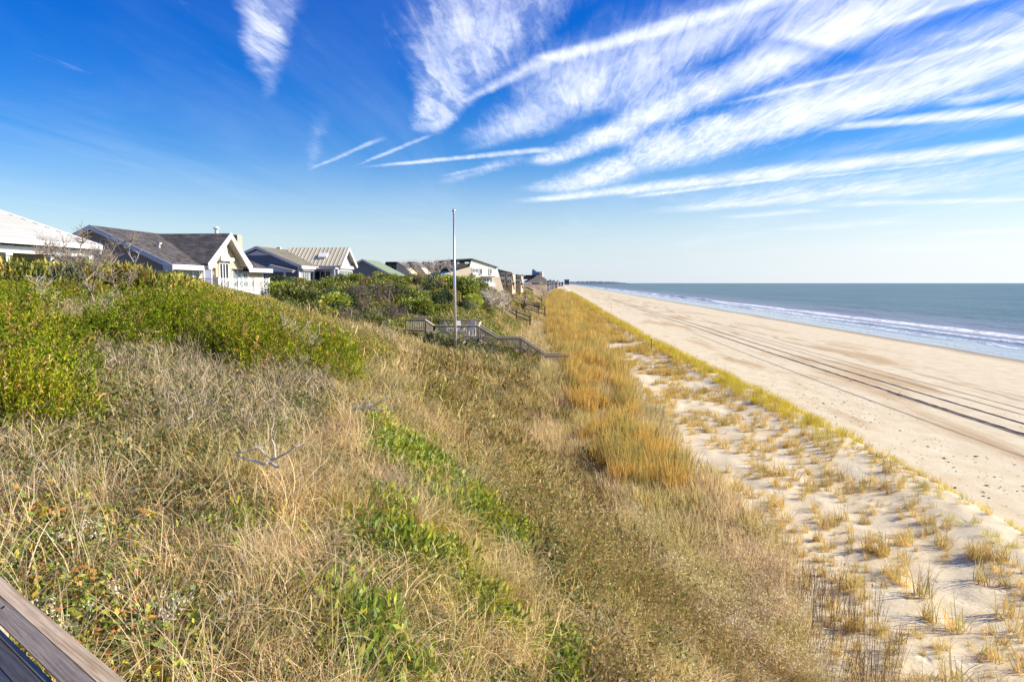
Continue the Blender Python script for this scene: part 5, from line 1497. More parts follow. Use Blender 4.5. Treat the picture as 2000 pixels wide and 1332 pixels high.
def scatter(name, src, X, Y, scale, label, category, tilt=.18, zscale=None, sink=.03, rz=None):
    """stuff: clumps set on the ground by geometry nodes"""
    col, k = lib[src]; n = len(X)
    if n == 0: return None
    Z = ground_z(X, Y) - sink
    me = bpy.data.meshes.new(name); me.vertices.add(n); me.vertices.foreach_set('co', np.stack([X, Y, Z], -1).astype(np.float32).ravel())
    e = .3
    nx_ = -(ground_z(X + e, Y) - ground_z(X - e, Y)) / (2 * e); ny_ = -(ground_z(X, Y + e) - ground_z(X, Y - e)) / (2 * e)
    rot = np.stack([-ny_ * .35 + RNG.normal(0, tilt, n), nx_ * .35 + RNG.normal(0, tilt, n), np.zeros(n)], -1)
    spin = rnd(0, 6.283, n) if rz is None else rz
    for nm, typ, dat in (('rot', 'FLOAT_VECTOR', rot), ('spin', 'FLOAT', spin), ('sc', 'FLOAT_VECTOR', np.stack([scale, scale, scale if zscale is None else zscale], -1)), ('pick', 'INT', RNG.integers(0, k, n))):
        a = me.attributes.new(nm, typ, 'POINT')
        a.data.foreach_set('vector' if typ == 'FLOAT_VECTOR' else 'value', np.asarray(dat, np.int32 if typ == 'INT' else np.float32).ravel())
    o = bpy.data.objects.new(name, me); link(o); tag(o, label, category, kind='stuff')
    ng = bpy.data.node_groups.new(name, 'GeometryNodeTree')
    ng.interface.new_socket('Geometry', in_out='INPUT', socket_type='NodeSocketGeometry'); ng.interface.new_socket('Geometry', in_out='OUTPUT', socket_type='NodeSocketGeometry')
    N = ng.nodes; Lk = ng.links
    gi, go = N.new('NodeGroupInput'), N.new('NodeGroupOutput')
    ip = N.new('GeometryNodeInstanceOnPoints'); ci = N.new('GeometryNodeCollectionInfo')
    ci.inputs['Collection'].default_value = col; ci.inputs['Separate Children'].default_value = True; ci.inputs['Reset Children'].default_value = True
    def attr(nm, typ):
        a = N.new('GeometryNodeInputNamedAttribute'); a.data_type = typ; a.inputs['Name'].default_value = nm; return a.outputs['Attribute']
    Lk.new(gi.outputs[0], ip.inputs['Points']); Lk.new(ci.outputs[0], ip.inputs['Instance'])
    ip.inputs['Pick Instance'].default_value = True
    Lk.new(attr('pick', 'INT'), ip.inputs['Instance Index'])
    e1 = N.new('FunctionNodeEulerToRotation'); Lk.new(attr('rot', 'FLOAT_VECTOR'), e1.inputs[0])
    cx_ = N.new('ShaderNodeCombineXYZ'); Lk.new(attr('spin', 'FLOAT'), cx_.inputs[2])
    e2 = N.new('FunctionNodeEulerToRotation'); Lk.new(cx_.outputs[0], e2.inputs[0])
    rr = N.new('FunctionNodeRotateRotation'); rr.rotation_space = 'LOCAL'
    Lk.new(e1.outputs[0], rr.inputs[0]); Lk.new(e2.outputs[0], rr.inputs[1])
    Lk.new(rr.outputs[0], ip.inputs['Rotation']); Lk.new(attr('sc', 'FLOAT_VECTOR'), ip.inputs['Scale'])
    Lk.new(ip.outputs[0], go.inputs[0])
    md = o.modifiers.new('scatter', 'NODES'); md.node_group = ng
    return o

# ---- candidate points over the land: dense near, thinner far
def inpoly(px, py, poly):
    inside = np.zeros(len(px), bool); n = len(poly)
    for i in range(n):
        x0, y0 = poly[i]; x1, y1 = poly[(i + 1) % n]
        c = ((y0 > py) != (y1 > py)) & (px < (x1 - x0) * (py - y0) / (y1 - y0 + 1e-9) + x0)
        inside ^= c
    return inside
def candidates(dens, y0, y1, xa, xb, seed):
    """dens(Y) per square metre; xa(Y), xb(Y) limits"""
    r = np.random.default_rng(seed); XS = []; YS = []
    edges = np.concatenate([np.arange(y0, 40, 2.0), np.arange(40, 120, 5.0), np.arange(120, 620, 25.0)]) if y0 < 40 else np.arange(y0, y1, 10.0)
    edges = edges[edges <= y1]
    for a, b in zip(edges[:-1], edges[1:]):
        m = (a + b) / 2; lo, hi = xa(m), xb(m)
        if hi <= lo: continue
        n = r.poisson(dens(m) * (b - a) * (hi - lo)); XS.append(r.uniform(lo, hi, n)); YS.append(r.uniform(a, b, n))
    return np.concatenate(XS), np.concatenate(YS)
def seen(X, Y, h=.5, m=60):
    px, py, w = project(X, Y, ground_z(X, Y) + h)
    return (px > -m - 100) & (px < 2000 + m) & (py < 1332 + m * 3) & (w > .3)

left = lambda Y: -1.0 * Y - 4
S = lambda Y: np.interp(Y, S_Y, S_V)
DN = lambda Y: min(95, 1500 / max(Y, 1) ** 1.45)

X, Y = candidates(DN, 1.6, 230, lambda y: max(left(y), -30), lambda y: S(y) + (5.0 if y < 14 else 3.5), 101)
k = seen(X, Y); X, Y = X[k], Y[k]
px, py, w = project(X, Y, ground_z(X, Y) + .25)
nz = fbm(X * .5, Y * .5, 71, 4); nz2 = fbm(X * 1.3 + 9, Y * 1.3, 72, 3); rr_ = RNG.random(len(X))
u_ = X - S(Y)
nearR = (X - _sy * 0) ** 2 + Y ** 2
sc_far = np.clip(1 + (Y - 12) / 60, .85, 2.2)

FE = inpoly(px, py, [(-300, 420), (200, 470), (330, 530), (500, 590), (580, 640), (640, 700), (600, 735), (550, 700), (500, 730), (430, 705), (340, 668), (250, 678), (130, 668), (0, 655), (-300, 655)]) | inpoly(px, py, [(-50, 670), (70, 690), (120, 760), (80, 830), (-50, 850)]) | inpoly(px, py, [(420, 560), (560, 600), (690, 720), (640, 740), (560, 690)])
YL = inpoly(px, py, [(120, 440), (420, 520), (620, 580), (780, 690), (700, 700), (600, 665), (480, 628), (400, 605), (300, 585), (200, 575), (150, 545)])
GR = np.zeros(len(X), bool)
for P_ in ([(690, 790), (745, 805), (900, 935), (1012, 1035), (1000, 1062), (935, 1050), (830, 965), (720, 860)], [(590, 955), (720, 945), (810, 1000), (785, 1045), (640, 1015)], [(790, 1035), (860, 1045), (955, 1110), (905, 1155), (815, 1105)],
           [(640, 1120), (720, 1150), (745, 1260), (680, 1305), (635, 1220)], [(880, 1100), (1005, 1190), (960, 1245), (880, 1180)], [(1040, 1225), (1125, 1240), (1110, 1315), (1050, 1290)], [(720, 1240), (800, 1250), (840, 1320), (760, 1320)]):
    GR |= inpoly(px, py, P_)
VI = inpoly(px, py, [(-100, 930), (160, 950), (300, 1060), (360, 1180), (430, 1340), (-100, 1400)])
BRU = inpoly(px, py, [(-200, 640), (300, 650), (560, 700), (640, 760), (560, 860), (300, 900), (-200, 930)])
RIGHT = inpoly(px, py, [(880, 690), (1120, 690), (1300, 900), (1420, 1050), (1560, 1400), (1180, 1400), (1010, 1060), (860, 830), (800, 720)])
HOL = (Y > 42.5) & (X < np.interp(Y, [42, 50, 62, 75, 110], [-2.5, -2.0, -4.5, -8, -10])) & (Y < 125)
FARB = (Y > 55) & ~HOL
terr_lim = u_ < .2
used = np.zeros(len(X), bool)
def take(mask, frac):
    global used
    s = mask & ~used & (RNG.random(len(X)) < frac); used = used | s; return s
def sc_(k, lo, hi): return rnd(lo, hi, k.sum()) * sc_far[k]
JOB = []
FAR = {'straw_clump': ('straw_far', 17), 'tan_feather': ('tan_far', 19), 'broom_clump': ('broom_far', 22), 'brown_brush': ('weed_far', 17), 'standing_straw': ('straw_far', 20)}
def put(name, src, k, lo, hi, label, cat, **kw):
    sc = sc_(k, lo, hi); x, y = X[k], Y[k]
    if src in FAR:
        s2, lim = FAR[src]; f = y + rnd(-4, 4, len(y)) > lim
        if f.any(): scatter('distant_' + name, s2, x[f], y[f], sc[f], label + ', its farther stretch', cat, **kw)
        x, y, sc = x[~f], y[~f], sc[~f]
    if len(x): scatter(name, src, x, y, sc, label, cat, **kw)

# feathery evergreen cover of the crest, with limited height so that it keeps its outline
SKY_PX = [-400, 0, 60, 250, 330, 420, 520, 560, 640, 700, 800]
SKY_PY = [492, 497, 503, 500, 527, 557, 580, 600, 632, 655, 690]
def headroom(X, Y):
    p, q_, w_ = project(X, Y, ground_z(X, Y)); lim = np.interp(p, SKY_PX, SKY_PY)
    return (q_ - lim) * w_ / F_PX          # metres of plant that fit below the outline
bush = fbm(X * .55, Y * .55, 141, 3)
k = take(FE & ~YL & (bush > .36), .42)
hr = np.clip(headroom(X[k], Y[k]), .2, 1.5)
zs = np.minimum(rnd(.8, 1.2, k.sum()) * (.35 + 2.0 * (bush[k] - .36) / .3), hr / .7)
scatter('evergreen_cover', 'feather_bush', X[k], Y[k], rnd(.8, 1.5, k.sum()) * np.clip(1 + (Y[k] - 12) / 80, .8, 1.3), 'feathery bright green evergreen cover on the dune crest at left', 'shrubs', tilt=.28, zscale=np.clip(zs, .25, 1.5))
k = take(FE & ~YL & (bush <= .36), .25); put('crest_brush', 'grey_brush', k, .9, 1.4, 'grey brush in the gaps of the evergreen crest', 'brush')
k = take(YL, .75)
hr = np.clip(headroom(X[k], Y[k]), .2, 1.5); zs = np.minimum(rnd(.9, 2.3, k.sum()), hr / .6)
scatter('yellow_leaf_cover', 'yellow_leaf_bush', X[k], Y[k], rnd(.7, 1.2, k.sum()), 'yellow-green broad-leaved shrub cover running along the crest below the houses', 'shrubs', tilt=.25, zscale=zs)
take(FE | YL, .45)
k = take(GR & (nz2 > .40), .78); put('green_patches', 'broad_leaves', k, .9, 1.5, 'bright green upright leafy patches among the dry slope grass', 'ground cover')
k = take(VI, .50); put('vine_patch', 'vine_leaves', k, .8, 1.3, 'green and yellow vine leaves beside the near railing', 'vines')
k = take(VI, .04); put('fluffy_seedheads', 'fluffy_seed', k, .6, .9, 'fluffy cream seed heads near the lower left railing', 'seed heads')
k = take(BRU, .52); put('olive_undergrowth', 'olive_leaves', k, .9, 1.5, 'small-leaved olive undergrowth on the upper slope', 'ground cover')
k = take(BRU, .16); put('grey_brush', 'grey_brush', k, .8, 1.4, 'grey bare brush below the evergreen crest', 'brush')
cl = fbm(X * .9, Y * .9, 145, 3)
k = take(RIGHT & (cl < .42), .5)          # sparse gaps between the clumps
k = take(RIGHT & (nz > .52), .30); put('brown_brush', 'brown_brush', k, .9, 1.7, 'reddish brown dried weeds low on the right of the slope', 'weeds')
k = take(RIGHT & (nz2 > .52), .35); put('olive_weeds', 'olive_leaves', k, 1.1, 1.9, 'olive weeds between the straw and the tall orange grass', 'weeds')
k = take(RIGHT & (cl > .40), .5); put('tan_weeds', 'tan_feather', k, .32, .6, 'short feathery tan grass at the foot of the slope', 'grass')
k = take(RIGHT & (nz2 > .55) & (nz > .5), .35); put('right_green_sprigs', 'broad_leaves', k, .7, 1.2, 'green leafy sprigs among the weeds on the right of the slope', 'ground cover')
k = take(RIGHT, .45); put('right_slope_straw', 'straw_clump', k, .8, 1.3, 'arching straw between the weeds on the right of the slope', 'grass')
k = take(HOL, .85); put('low_green_mat', 'low_mat', k, .6, 1.05, 'low yellow-green ground cover in the hollow round the viewing deck', 'ground cover', zscale=None)
k = take(FARB & (nz > .5) & (u_ < -3), .6); put('far_bluff_green', 'low_mat', k, .5, .9, 'green low cover in patches on the far bluff', 'ground cover')
k = take(FARB, .7); put('far_bluff_grass', 'tan_feather', k, .22, .42, 'short tan grass on the far bluff', 'grass')
k = take((nz2 > .47) & terr_lim, .32); put('olive_slope_leaves', 'olive_leaves', k, .8, 1.35, 'small olive leaves between the dry grass of the near slope', 'ground cover')
k = take((nz > .56) & (nz2 > .48) & terr_lim, .42); put('slope_green_sprigs', 'broad_leaves', k, .7, 1.1, 'scattered green sprigs in the dry slope grass', 'ground cover')
k = take(terr_lim & (px < 1000), .05); put('slope_grey_twigs', 'grey_brush', k, .7, 1.2, 'grey twigs scattered in the slope grass', 'brush')
k = take(terr_lim & (nz < .5), .16); put('standing_straw', 'standing_straw', k, .6, 1.0, 'upright dry grass stems on the slope', 'grass')
k = take(terr_lim | (Y < 14), .62); put('dry_slope_grass', 'straw_clump', k, .65, 1.15, 'arching dry straw-coloured grass covering the near slope', 'grass')

# ---- tall orange grass band at the dune foot and its tan fringe
X, Y = candidates(lambda y: min(22, 420 / max(y, 1) ** 1.0) if y < 60 else 420 / y ** 1.05, 8, 600, lambda y: S(y) - 1.5, lambda y: 8.5, 103)
k = seen(X, Y, 1.2); X, Y = X[k], Y[k]
px, py, w = project(X, Y, ground_z(X, Y))
nz = fbm(X * .35, Y * .22, 75, 4); used = np.zeros(len(X), bool); sc_far = np.clip(1 + (Y - 25) / 130, .9, 2.4)
OR = inpoly(px, py, [(1110, 560), (1118, 600), (1140, 650), (1205, 690), (1215, 760), (1245, 850), (1325, 940), (1345, 1000), (1200, 985), (1150, 900), (1130, 850), (1110, 760), (1080, 700), (1060, 620), (1080, 560)])
TF = inpoly(px, py, [(1140, 600), (1230, 700), (1300, 830), (1400, 930), (1500, 1010), (1560, 1120), (1650, 1290), (1700, 1420), (1300, 1420), (1180, 980), (1240, 880), (1220, 760), (1130, 690)])
wob = fbm(X * 0, Y * .25, 78, 3) * 1.6 - .8
inband = X < np.interp(Y, [0, 14, 22, 36, 48, 60, 80, 110, 200, 600], [5.7, 5.8, 6.5, 5.7, 5.3, 5.2, 4.8, 3.9, 2.6, 1.6]) + wob
k = take(inband & OR & (nz > .44), .92); put('tall_orange_grass', 'broom_clump', k, .85, 1.45, 'tall upright orange broom grass along the foot of the dune', 'grass')
k = take(inband & TF & (Y > 13), .85); put('tall_tan_grass', 'tan_feather', k, .8, 1.35, 'feathery tan grass fringing the orange grass on the sand side', 'grass')
k = take(inband & (Y > 30) & ~TF, .75); put('mixed_tall_grass', 'tan_feather', k, .8, 1.1, 'brownish tall grass in the gaps of the orange band', 'grass')
k = take(inband & (Y <= 30) & ~OR, .7); put('brownish_foot_grass', 'tan_feather', k, .5, .85, 'olive tan grass at the near foot of the dune', 'grass')

# bare dark stalks in front of the sand at lower right
rs = np.random.default_rng(5); n = 75
sy_ = rs.uniform(12.2, 18.5, n); sx_ = np.interp(sy_, [12, 18], [5.9, 6.9]) + rs.normal(0, .6, n)
scatter('bare_stalks', 'bare_stalks', sx_, sy_, rs.uniform(.6, 1.15, n), 'thin dark bare stalks standing against the sand at lower right', 'stalks', tilt=.1)

# ---- sandy terrace: orange-yellow tufts far, single tufts near
X, Y = candidates(lambda y: 4.4 if y < 42 else (6.5 if y < 70 else 420 / y ** 1.05), 12, 620, lambda y: np.interp(y, [0, 40, 80, 200, 600], [5.5, 6.5, 4.3, 3.0, 2.0]), lambda y: float(berm_x(np.array(float(y)))), 104)
k = seen(X, Y, .3); X, Y = X[k], Y[k]
bx = berm_x(Y); db = bx - X; nz = fbm(X * .55, Y * .35, 81, 4); nz3 = fbm(X * 1.6, Y * 1.2, 82, 2); used = np.zeros(len(X), bool); sc_far = np.clip(1 + (Y - 45) / 120, 1, 2.6)
near_t = (Y < 42)
strip = np.interp(Y, [20, 36, 60, 110, 200], [2.0, 2.6, 2.8, 2.2, 1.8])
k = take((db < strip) & (db > .35) & (Y > 36) & (nz3 > .40), .75); put('yellow_foredune_grass', 'yellow_tuft', k, .7, 1.05, 'dense yellow-green grass strip along the rim of the open beach', 'grass')
k = take((db < 2.6) & (db > .2) & near_t & (nz3 > .42), .85); put('rim_grass', 'yellow_tuft', k, .38, .62, 'loose yellow-green grass along the near rim of the sandy terrace', 'grass')
k = take((Y > 80) & (nz > .45), .4); put('far_foredune_grass', 'far_grass', k, .5, .8, 'orange-yellow grass closing over the far terrace', 'grass')
k = take((Y >= 42) & (Y <= 80) & (nz > .46), .42); put('orange_terrace_tufts', 'far_grass', k, .35, .6, 'orange-brown grass tufts on the middle terrace sand', 'grass')
k = take(near_t & (nz > .45) & (nz3 > .40), .80)
tuft_pts = list(zip(X[k], Y[k]))
rx_, ry_ = candidates(lambda y: 9.0, 12, 42, lambda y: 6.0, lambda y: float(berm_x(np.array(float(y)))), 171)
rk = (fbm(rx_ * .9, ry_ * .5, 83, 3) > .55) & seen(rx_, ry_, .2)
scatter('low_runner_grass', 'dune_tuft', rx_[rk], ry_[rk], RNG.gamma(4, .10, rk.sum()), 'low straw-coloured runners of dune grass between the tufts', 'grass', tilt=.3)
k2 = take(near_t & (nz > .36), .16); tuft_pts += list(zip(X[k2], Y[k2]))
tuft_pts.sort(key=lambda p: p[1])
col, kk = lib['dune_tuft']; src = list(col.objects)
for i, (x, y) in enumerate(tuft_pts[:290]):
    o = bpy.data.objects.new('dune_grass_tuft', src[i % kk].data); link(o)
    o.location = (x, y, float(ground_z(x, y)) - .02); s = min(1.8, .55 + random.gammavariate(2.2, .2)); o.scale = (s * 1.1, s * 1.1, s); o.rotation_euler = (random.gauss(0, .1), random.gauss(0, .1), random.uniform(-.9, .9))
    bx_ = float(berm_x(np.array(y)))
    tw = 'tall' if s > 1.2 else ('low' if s < .85 else 'middling')
    wh = 'nearest the camera' if y < 15 else ('low on the sand' if y < 20 else ('on the middle sand' if y < 28 else 'on the farthest bare sand'))
    si = 'beach side' if bx_ - x < 3 else ('by the tall grass' if x < 8.3 else ('left of middle' if x < 10.6 else 'right of middle'))
    tag(o, f'{tw} dune grass tuft {wh}, {si}', 'grass tuft', 'grass tufts scattered over the terrace sand')
rest = np.array(tuft_pts[290:])
if len(rest): scatter('terrace_tufts', 'dune_tuft', rest[:, 0], rest[:, 1], rnd(.7, 1.4, len(rest)), 'more distant small grass tufts on the terrace sand', 'grass')

# small dark crumbs on the beach
rs = np.random.default_rng(8); n = 1700
yy = 12 + rs.power(.8, n) * 75; xx = berm_x(yy) + rs.gamma(2.2, 2.6, n) + 1.0
kk_ = fbm(xx * .3, yy * .12, 91, 3) > .5
scatter('beach_debris', 'debris', xx[kk_], yy[kk_], rs.gamma(3, .17, kk_.sum()), 'small dark crumbs scattered over the open beach', 'debris', sink=-.002)

# ================================================================== SHRUBS as individual things
def crown_geo(g, rx, rz, n, ln, wd, cols, lumps=12, flat=.0):
    cs = []
    for i in range(lumps):
        a = rnd(0, 6.28); r = rx * .62 * math.sqrt(rnd(0, 1)); cs.append((r * math.cos(a), r * math.sin(a), rz * rnd(.25, .72) * (1 - .45 * (r / rx) ** 2), rx * rnd(.26, .46)))
    m = n // lumps
    for (x, y, z, rad) in cs:
        u1 = RNG.normal(size=(m, 3)); u1[:, 2] += .35; u1 /= np.linalg.norm(u1, axis=1, keepdims=True)
        P = np.array([x, y, z]) + u1 * rad * np.array([1, 1, .8]) * rnd(.78, 1.05, (m, 1)); P[:, 2] = np.maximum(P[:, 2], .02)
        D = u1 + RNG.normal(size=(m, 3)) * .7
        c0 = rnd(.8, 1.2)
        leaves(g, P, D, ln, wd, [tuple(c0 * np.array(c)) for c in cols])
def stems_geo(g, rx, rz, n, cols=GREYST):
    blades(g, n, rx * .2, (rz * .7, rz * 1.05), (.03, .05), (.2, .9), cols, .7, 4)
    blades(g, n * 6, rx * .5, (rz * .4, rz * .8), (.012, .02), (.2, 1.2), cols, .9, 4, centre=(0, 0, rz * .15))
kinds = {}
def kind(nm, cols, m, n=2400, ln=(.10, .18), wd=(.05, .09), stems=6, var=3):
    out = []
    for i in range(var):
        g = Geo(); crown_geo(g, 1.0, 1.0, n, ln, wd, cols); s_ = Geo(); stems_geo(s_, 1.0, .95, stems)
        out.append((g.mesh('crown', m), s_.mesh('stems', V_twig)))
    kinds[nm] = out
kind('green', [(.12, .155, .022), (.17, .195, .03), (.08, .105, .018), (.21, .21, .04)], V_leaf)
kind('dark', [(.045, .07, .02), (.07, .10, .025), (.03, .05, .018)], V_leaf)
kind('yellow', YLEAF, V_leaf)
kind('olive', [(.12, .14, .05), (.17, .18, .07), (.09, .11, .04), (.22, .20, .10)], V_leaf)
kind('greytwig', [(.16, .13, .10), (.22, .18, .13), (.11, .09, .07)], V_twig, n=1500, ln=(.12, .28), wd=(.010, .02), stems=22)
kind('bright', [(.19, .235, .03), (.25, .27, .035), (.13, .17, .02)], V_leaf)
def shrub(kd, x, y, rx, rz, label, group=None, cat='shrub', zoff=-.15, nm='shrub'):
    v = random.choice(kinds[kd]); z = float(ground_z(x, y)) + zoff
    root = empty(nm, (x, y, z), random.uniform(0, 6.28), label, cat, group)
    root.scale = (rx, rx * random.uniform(.85, 1.15), rz)
    for n_, me in zip(('crown', 'stems'), v):
        c = bpy.data.objects.new(n_, me); link(c, root)
    return root
def shrub_px(kd, px, pyb, wpx, hpx, label, Y=None, **kw):
    """shrub whose foot is seen at (px, pyb) and which spans wpx by hpx photo pixels"""
    Y = Y or hit(px, pyb)
    p = at(px, pyb, Y)
    return shrub(kd, p.x, Y, wpx / 2 * Y / F_PX, hpx * Y / F_PX * 1.05, label, **kw)

# named, recognisable ones
shrub_px('olive', 822, 650, 60, 18, 'small olive shrub over the left walkway railing', Y=48.6)
shrub_px('yellow', 850, 690, 90, 34, 'yellow-tinged shrub in front of the left deck corner', Y=47)
shrub_px('olive', 925, 700, 90, 34, 'grey-green shrub below the deck right corner', Y=46.5)
shrub_px('green', 985, 704, 70, 26, 'green shrub beside the middle stair landing', Y=48)
shrub_px('olive', 870, 706, 150, 52, 'broad low grey-green shrub directly in front of the viewing deck', Y=45.0)
shrub_px('olive', 810, 676, 110, 30, 'low olive shrub left of the flagpole foot', Y=47)
shrub_px('dark', 958, 682, 66, 30, 'dark green rounded shrub under the deck stairs', Y=49)
shrub_px('olive', 905, 668, 60, 20, 'small yellowish shrub against the deck balusters right of the flagpole', Y=49)
shrub_px('yellow', 800, 664, 60, 22, 'yellowish shrub tucked below the left deck railing', Y=49)
shrub_px('greytwig', 745, 612, 120, 42, 'wide dark grey twiggy shrub in the shaded hollow', Y=66)
shrub_px('greytwig', 697, 612, 60, 50, 'grey bare-branched shrub left of the shaded hollow', Y=62)
shrub_px('dark', 760, 606, 100, 26, 'nearly black low shrub under the wide twiggy one', Y=68)
shrub_px('dark', 712, 556, 50, 34, 'dark round shrub beside the grey green-roofed house', Y=86)
shrub_px('olive', 745, 556, 70, 36, 'grey-olive shrub topping the knoll left of the townhouses', Y=84)
shrub_px('bright', 900, 590, 78, 46, 'bright green sunlit mound just right of the flagpole', Y=76)
shrub_px('bright', 925, 600, 60, 36, 'lower bright green mound leaning down the bluff', Y=74)
shrub_px('bright', 873, 560, 60, 34, 'bright green mound on the knoll behind the flagpole', Y=84)
shrub_px('dark', 862, 556, 46, 26, 'dark gap shrub behind the bright green mounds', Y=82)
shrub_px('green', 912, 552, 56, 22, 'rounded green shrub below the white condominium, left one', Y=96)
shrub_px('green', 938, 570, 46, 38, 'juniper-like dark green shrub below the white condominium windows', Y=92)
shrub_px('yellow', 860, 610, 70, 26, 'yellow-green shrub mound low on the knoll slope', Y=70)
shrub_px('green', 643, 600, 90, 46, 'large rounded green shrub below the tan-roofed house', Y=62)
shrub_px('yellow', 600, 600, 80, 38, 'yellow-green shrub right of the white deck', Y=58)
shrub_px('dark', 545, 585, 70, 44, 'dark green shrub directly right of the white deck', Y=64)
shrub_px('green', 1012, 566, 40, 12, 'long low green shrub under the balcony blocks', Y=125)
shrub_px('dark', 1045, 556, 60, 10, 'low dark shrub below the beige condominium', Y=170)
shrub_px('green', 1076, 566, 24, 14, 'grey-green bush on the bluff edge past the beige condominium', Y=190)
shrub_px('dark', 1200, 628, 24, 6, 'isolated dark green creeper patch on the pale sand by the orange grass', Y=110)
for kd, x, y, wp, hp, lab in (('dark', 122, 592, 74, 40, 'dark bush standing for a shaded hollow at left under the tallest dead shrub'), ('dark', 52, 575, 60, 30, 'dark bush standing for a shaded hollow at the far left crest below the porch'),  # dark bushes here put the shade of crest hollows into leaf colour
        ('green', 60, 640, 150, 60, 'large feathery green mound at the far left'), ('bright', 175, 650, 120, 46, 'bright green mound below the forked dead shrubs'),
        ('dark', 405, 690, 96, 60, 'dark bush standing for a shaded hollow, pale branches inside, middle crest edge'), ('green', 470, 660, 120, 56, 'feathery green mound right of the dark branchy bush'),
        ('green', 560, 690, 90, 46, 'green mound near the right end of the crest cover'), ('dark', 610, 712, 50, 34, 'small dark bush standing for a shaded hollow, ending the crest cover at right'),
        ('bright', 330, 640, 110, 46, 'bright green mound below the end gable of the cream house'), ('dark', 300, 612, 60, 26, 'narrow dark bush standing for a shaded hollow under the yellow crest leaves'),
        ('yellow', 520, 625, 100, 36, 'yellow-leaved mound under the white deck'), ('dark', 470, 610, 50, 22, 'small dark bush standing for a shaded gap below the white deck'),
        ('green', 25, 760, 110, 50, 'green feathery patch at the left edge below the crest'), ('olive', 640, 668, 90, 34, 'olive bush on the spur below the crest end')):
    shrub_px(kd, x, y, wp, hp, lab)
# dense thicket around the houses: many alike
G_T = 'dense green shrubs of the thicket between and below the houses'
L_T = 'rounded green shrub merged into the thicket below the houses'
rs = random.Random(4)
def lim_y(p): return float(np.interp(p, [-300, 0, 60, 250, 330, 420, 519, 521, 600, 690, 720, 800, 870, 900, 960, 1000], [494, 499, 505, 502, 530, 560, 584, 538, 540, 534, 526, 522, 528, 531, 566, 580]))
def shrub_label(kd, hh, px_, Yt, q_):
    cw = {'green': 'mid green', 'yellow': 'yellow-green', 'olive': 'grey-olive', 'dark': 'dark green', 'bright': 'bright green', 'greytwig': 'grey twiggy'}[kd]
    hw = 'tall' if hh > 1.7 else ('low' if hh < 1.1 else 'rounded')
    reg = ('left of the white deck' if px_ < 520 else 'just right of the white deck' if px_ < 570 else 'below the slate blue house' if px_ < 640 else 'below the tan-roofed seaward gable' if px_ < 690 else
           'below the green-roofed house' if px_ < 755 else 'below the leftmost townhouses' if px_ < 810 else 'below the middle townhouses' if px_ < 860 else 'left of the white condominium' if px_ < 915 else 'below the white condominium')
    dp = 'close to the viewing deck' if Yt < 62 else ('halfway up the thicket' if Yt < 85 else 'at the back of the thicket')
    return f'{hw} {cw} shrub {reg}, {dp}'
cnt = 0; tries = 0
while cnt < 210 and tries < 9000:
    tries += 1
    Yt = rs.uniform(40, 118); px_ = rs.uniform(470, 985); x = at(px_, 553, Yt).x
    if x > -9.5 - max(0, (62 - Yt)) * .18: continue
    if 58 > Yt and x > -24 and Yt < 58 and x > -15.0: continue
    if -37 < x < -23.6 and 44 < Yt < 61: continue
    if -41 < x < -27.2 and 79 < Yt < 95: continue
    if -40 < x < -29 and 119 < Yt: continue
    if -11.5 < x < 2 and 47 < Yt < 57: continue
    g = float(ground_z(x, Yt)); q_ = 553 + (CAM_Z - g) / Yt * F_PX
    room = (q_ - lim_y(px_)) * Yt / F_PX
    if room < .35: continue
    hh = min(room, rs.uniform(.9, 2.3)); wd_ = rs.uniform(1.0, 2.1)
    kd = rs.choice(['green', 'green', 'yellow', 'olive', 'olive', 'dark', 'bright', 'greytwig'])
    shrub(kd, x, Yt, wd_, hh * 1.02, shrub_label(kd, hh, px_, Yt, q_), group=G_T); cnt += 1
# shrubs hiding the foot of the near crest before the first two houses
G_C = 'shrubs along the crest in front of the cream and white houses'
cnt = 0
for i in range(4000):
    if cnt >= 75: break
    Yt = rs.uniform(17, 44); px_ = rs.uniform(-100, 515); x = at(px_, 553, Yt).x
    if x < -23.4 or x > -12.5 - (Yt - 16) * .05: continue
    g = float(ground_z(x, Yt)); q_ = 553 + (CAM_Z - g) / Yt * F_PX; room = (q_ - lim_y(px_)) * Yt / F_PX
    if room < .3: continue
    cnt += 1
    kd = rs.choice(['yellow', 'yellow', 'green', 'bright', 'olive']); hh = min(room, 1.9)
    cw = {'green': 'mid green', 'yellow': 'yellow-green', 'olive': 'grey-olive', 'bright': 'bright green'}[kd]
    reg = 'before the white metal-roofed house' if px_ < 190 else ('before the slate end gable' if px_ < 320 else 'before the cream house windows')
    shrub(kd, x, Yt, rs.uniform(.8, 1.5), hh, f'{"tall" if hh > 1.2 else "low"} {cw} crest shrub {reg}, {"near" if Yt < 27 else "far"} row', group=G_C)

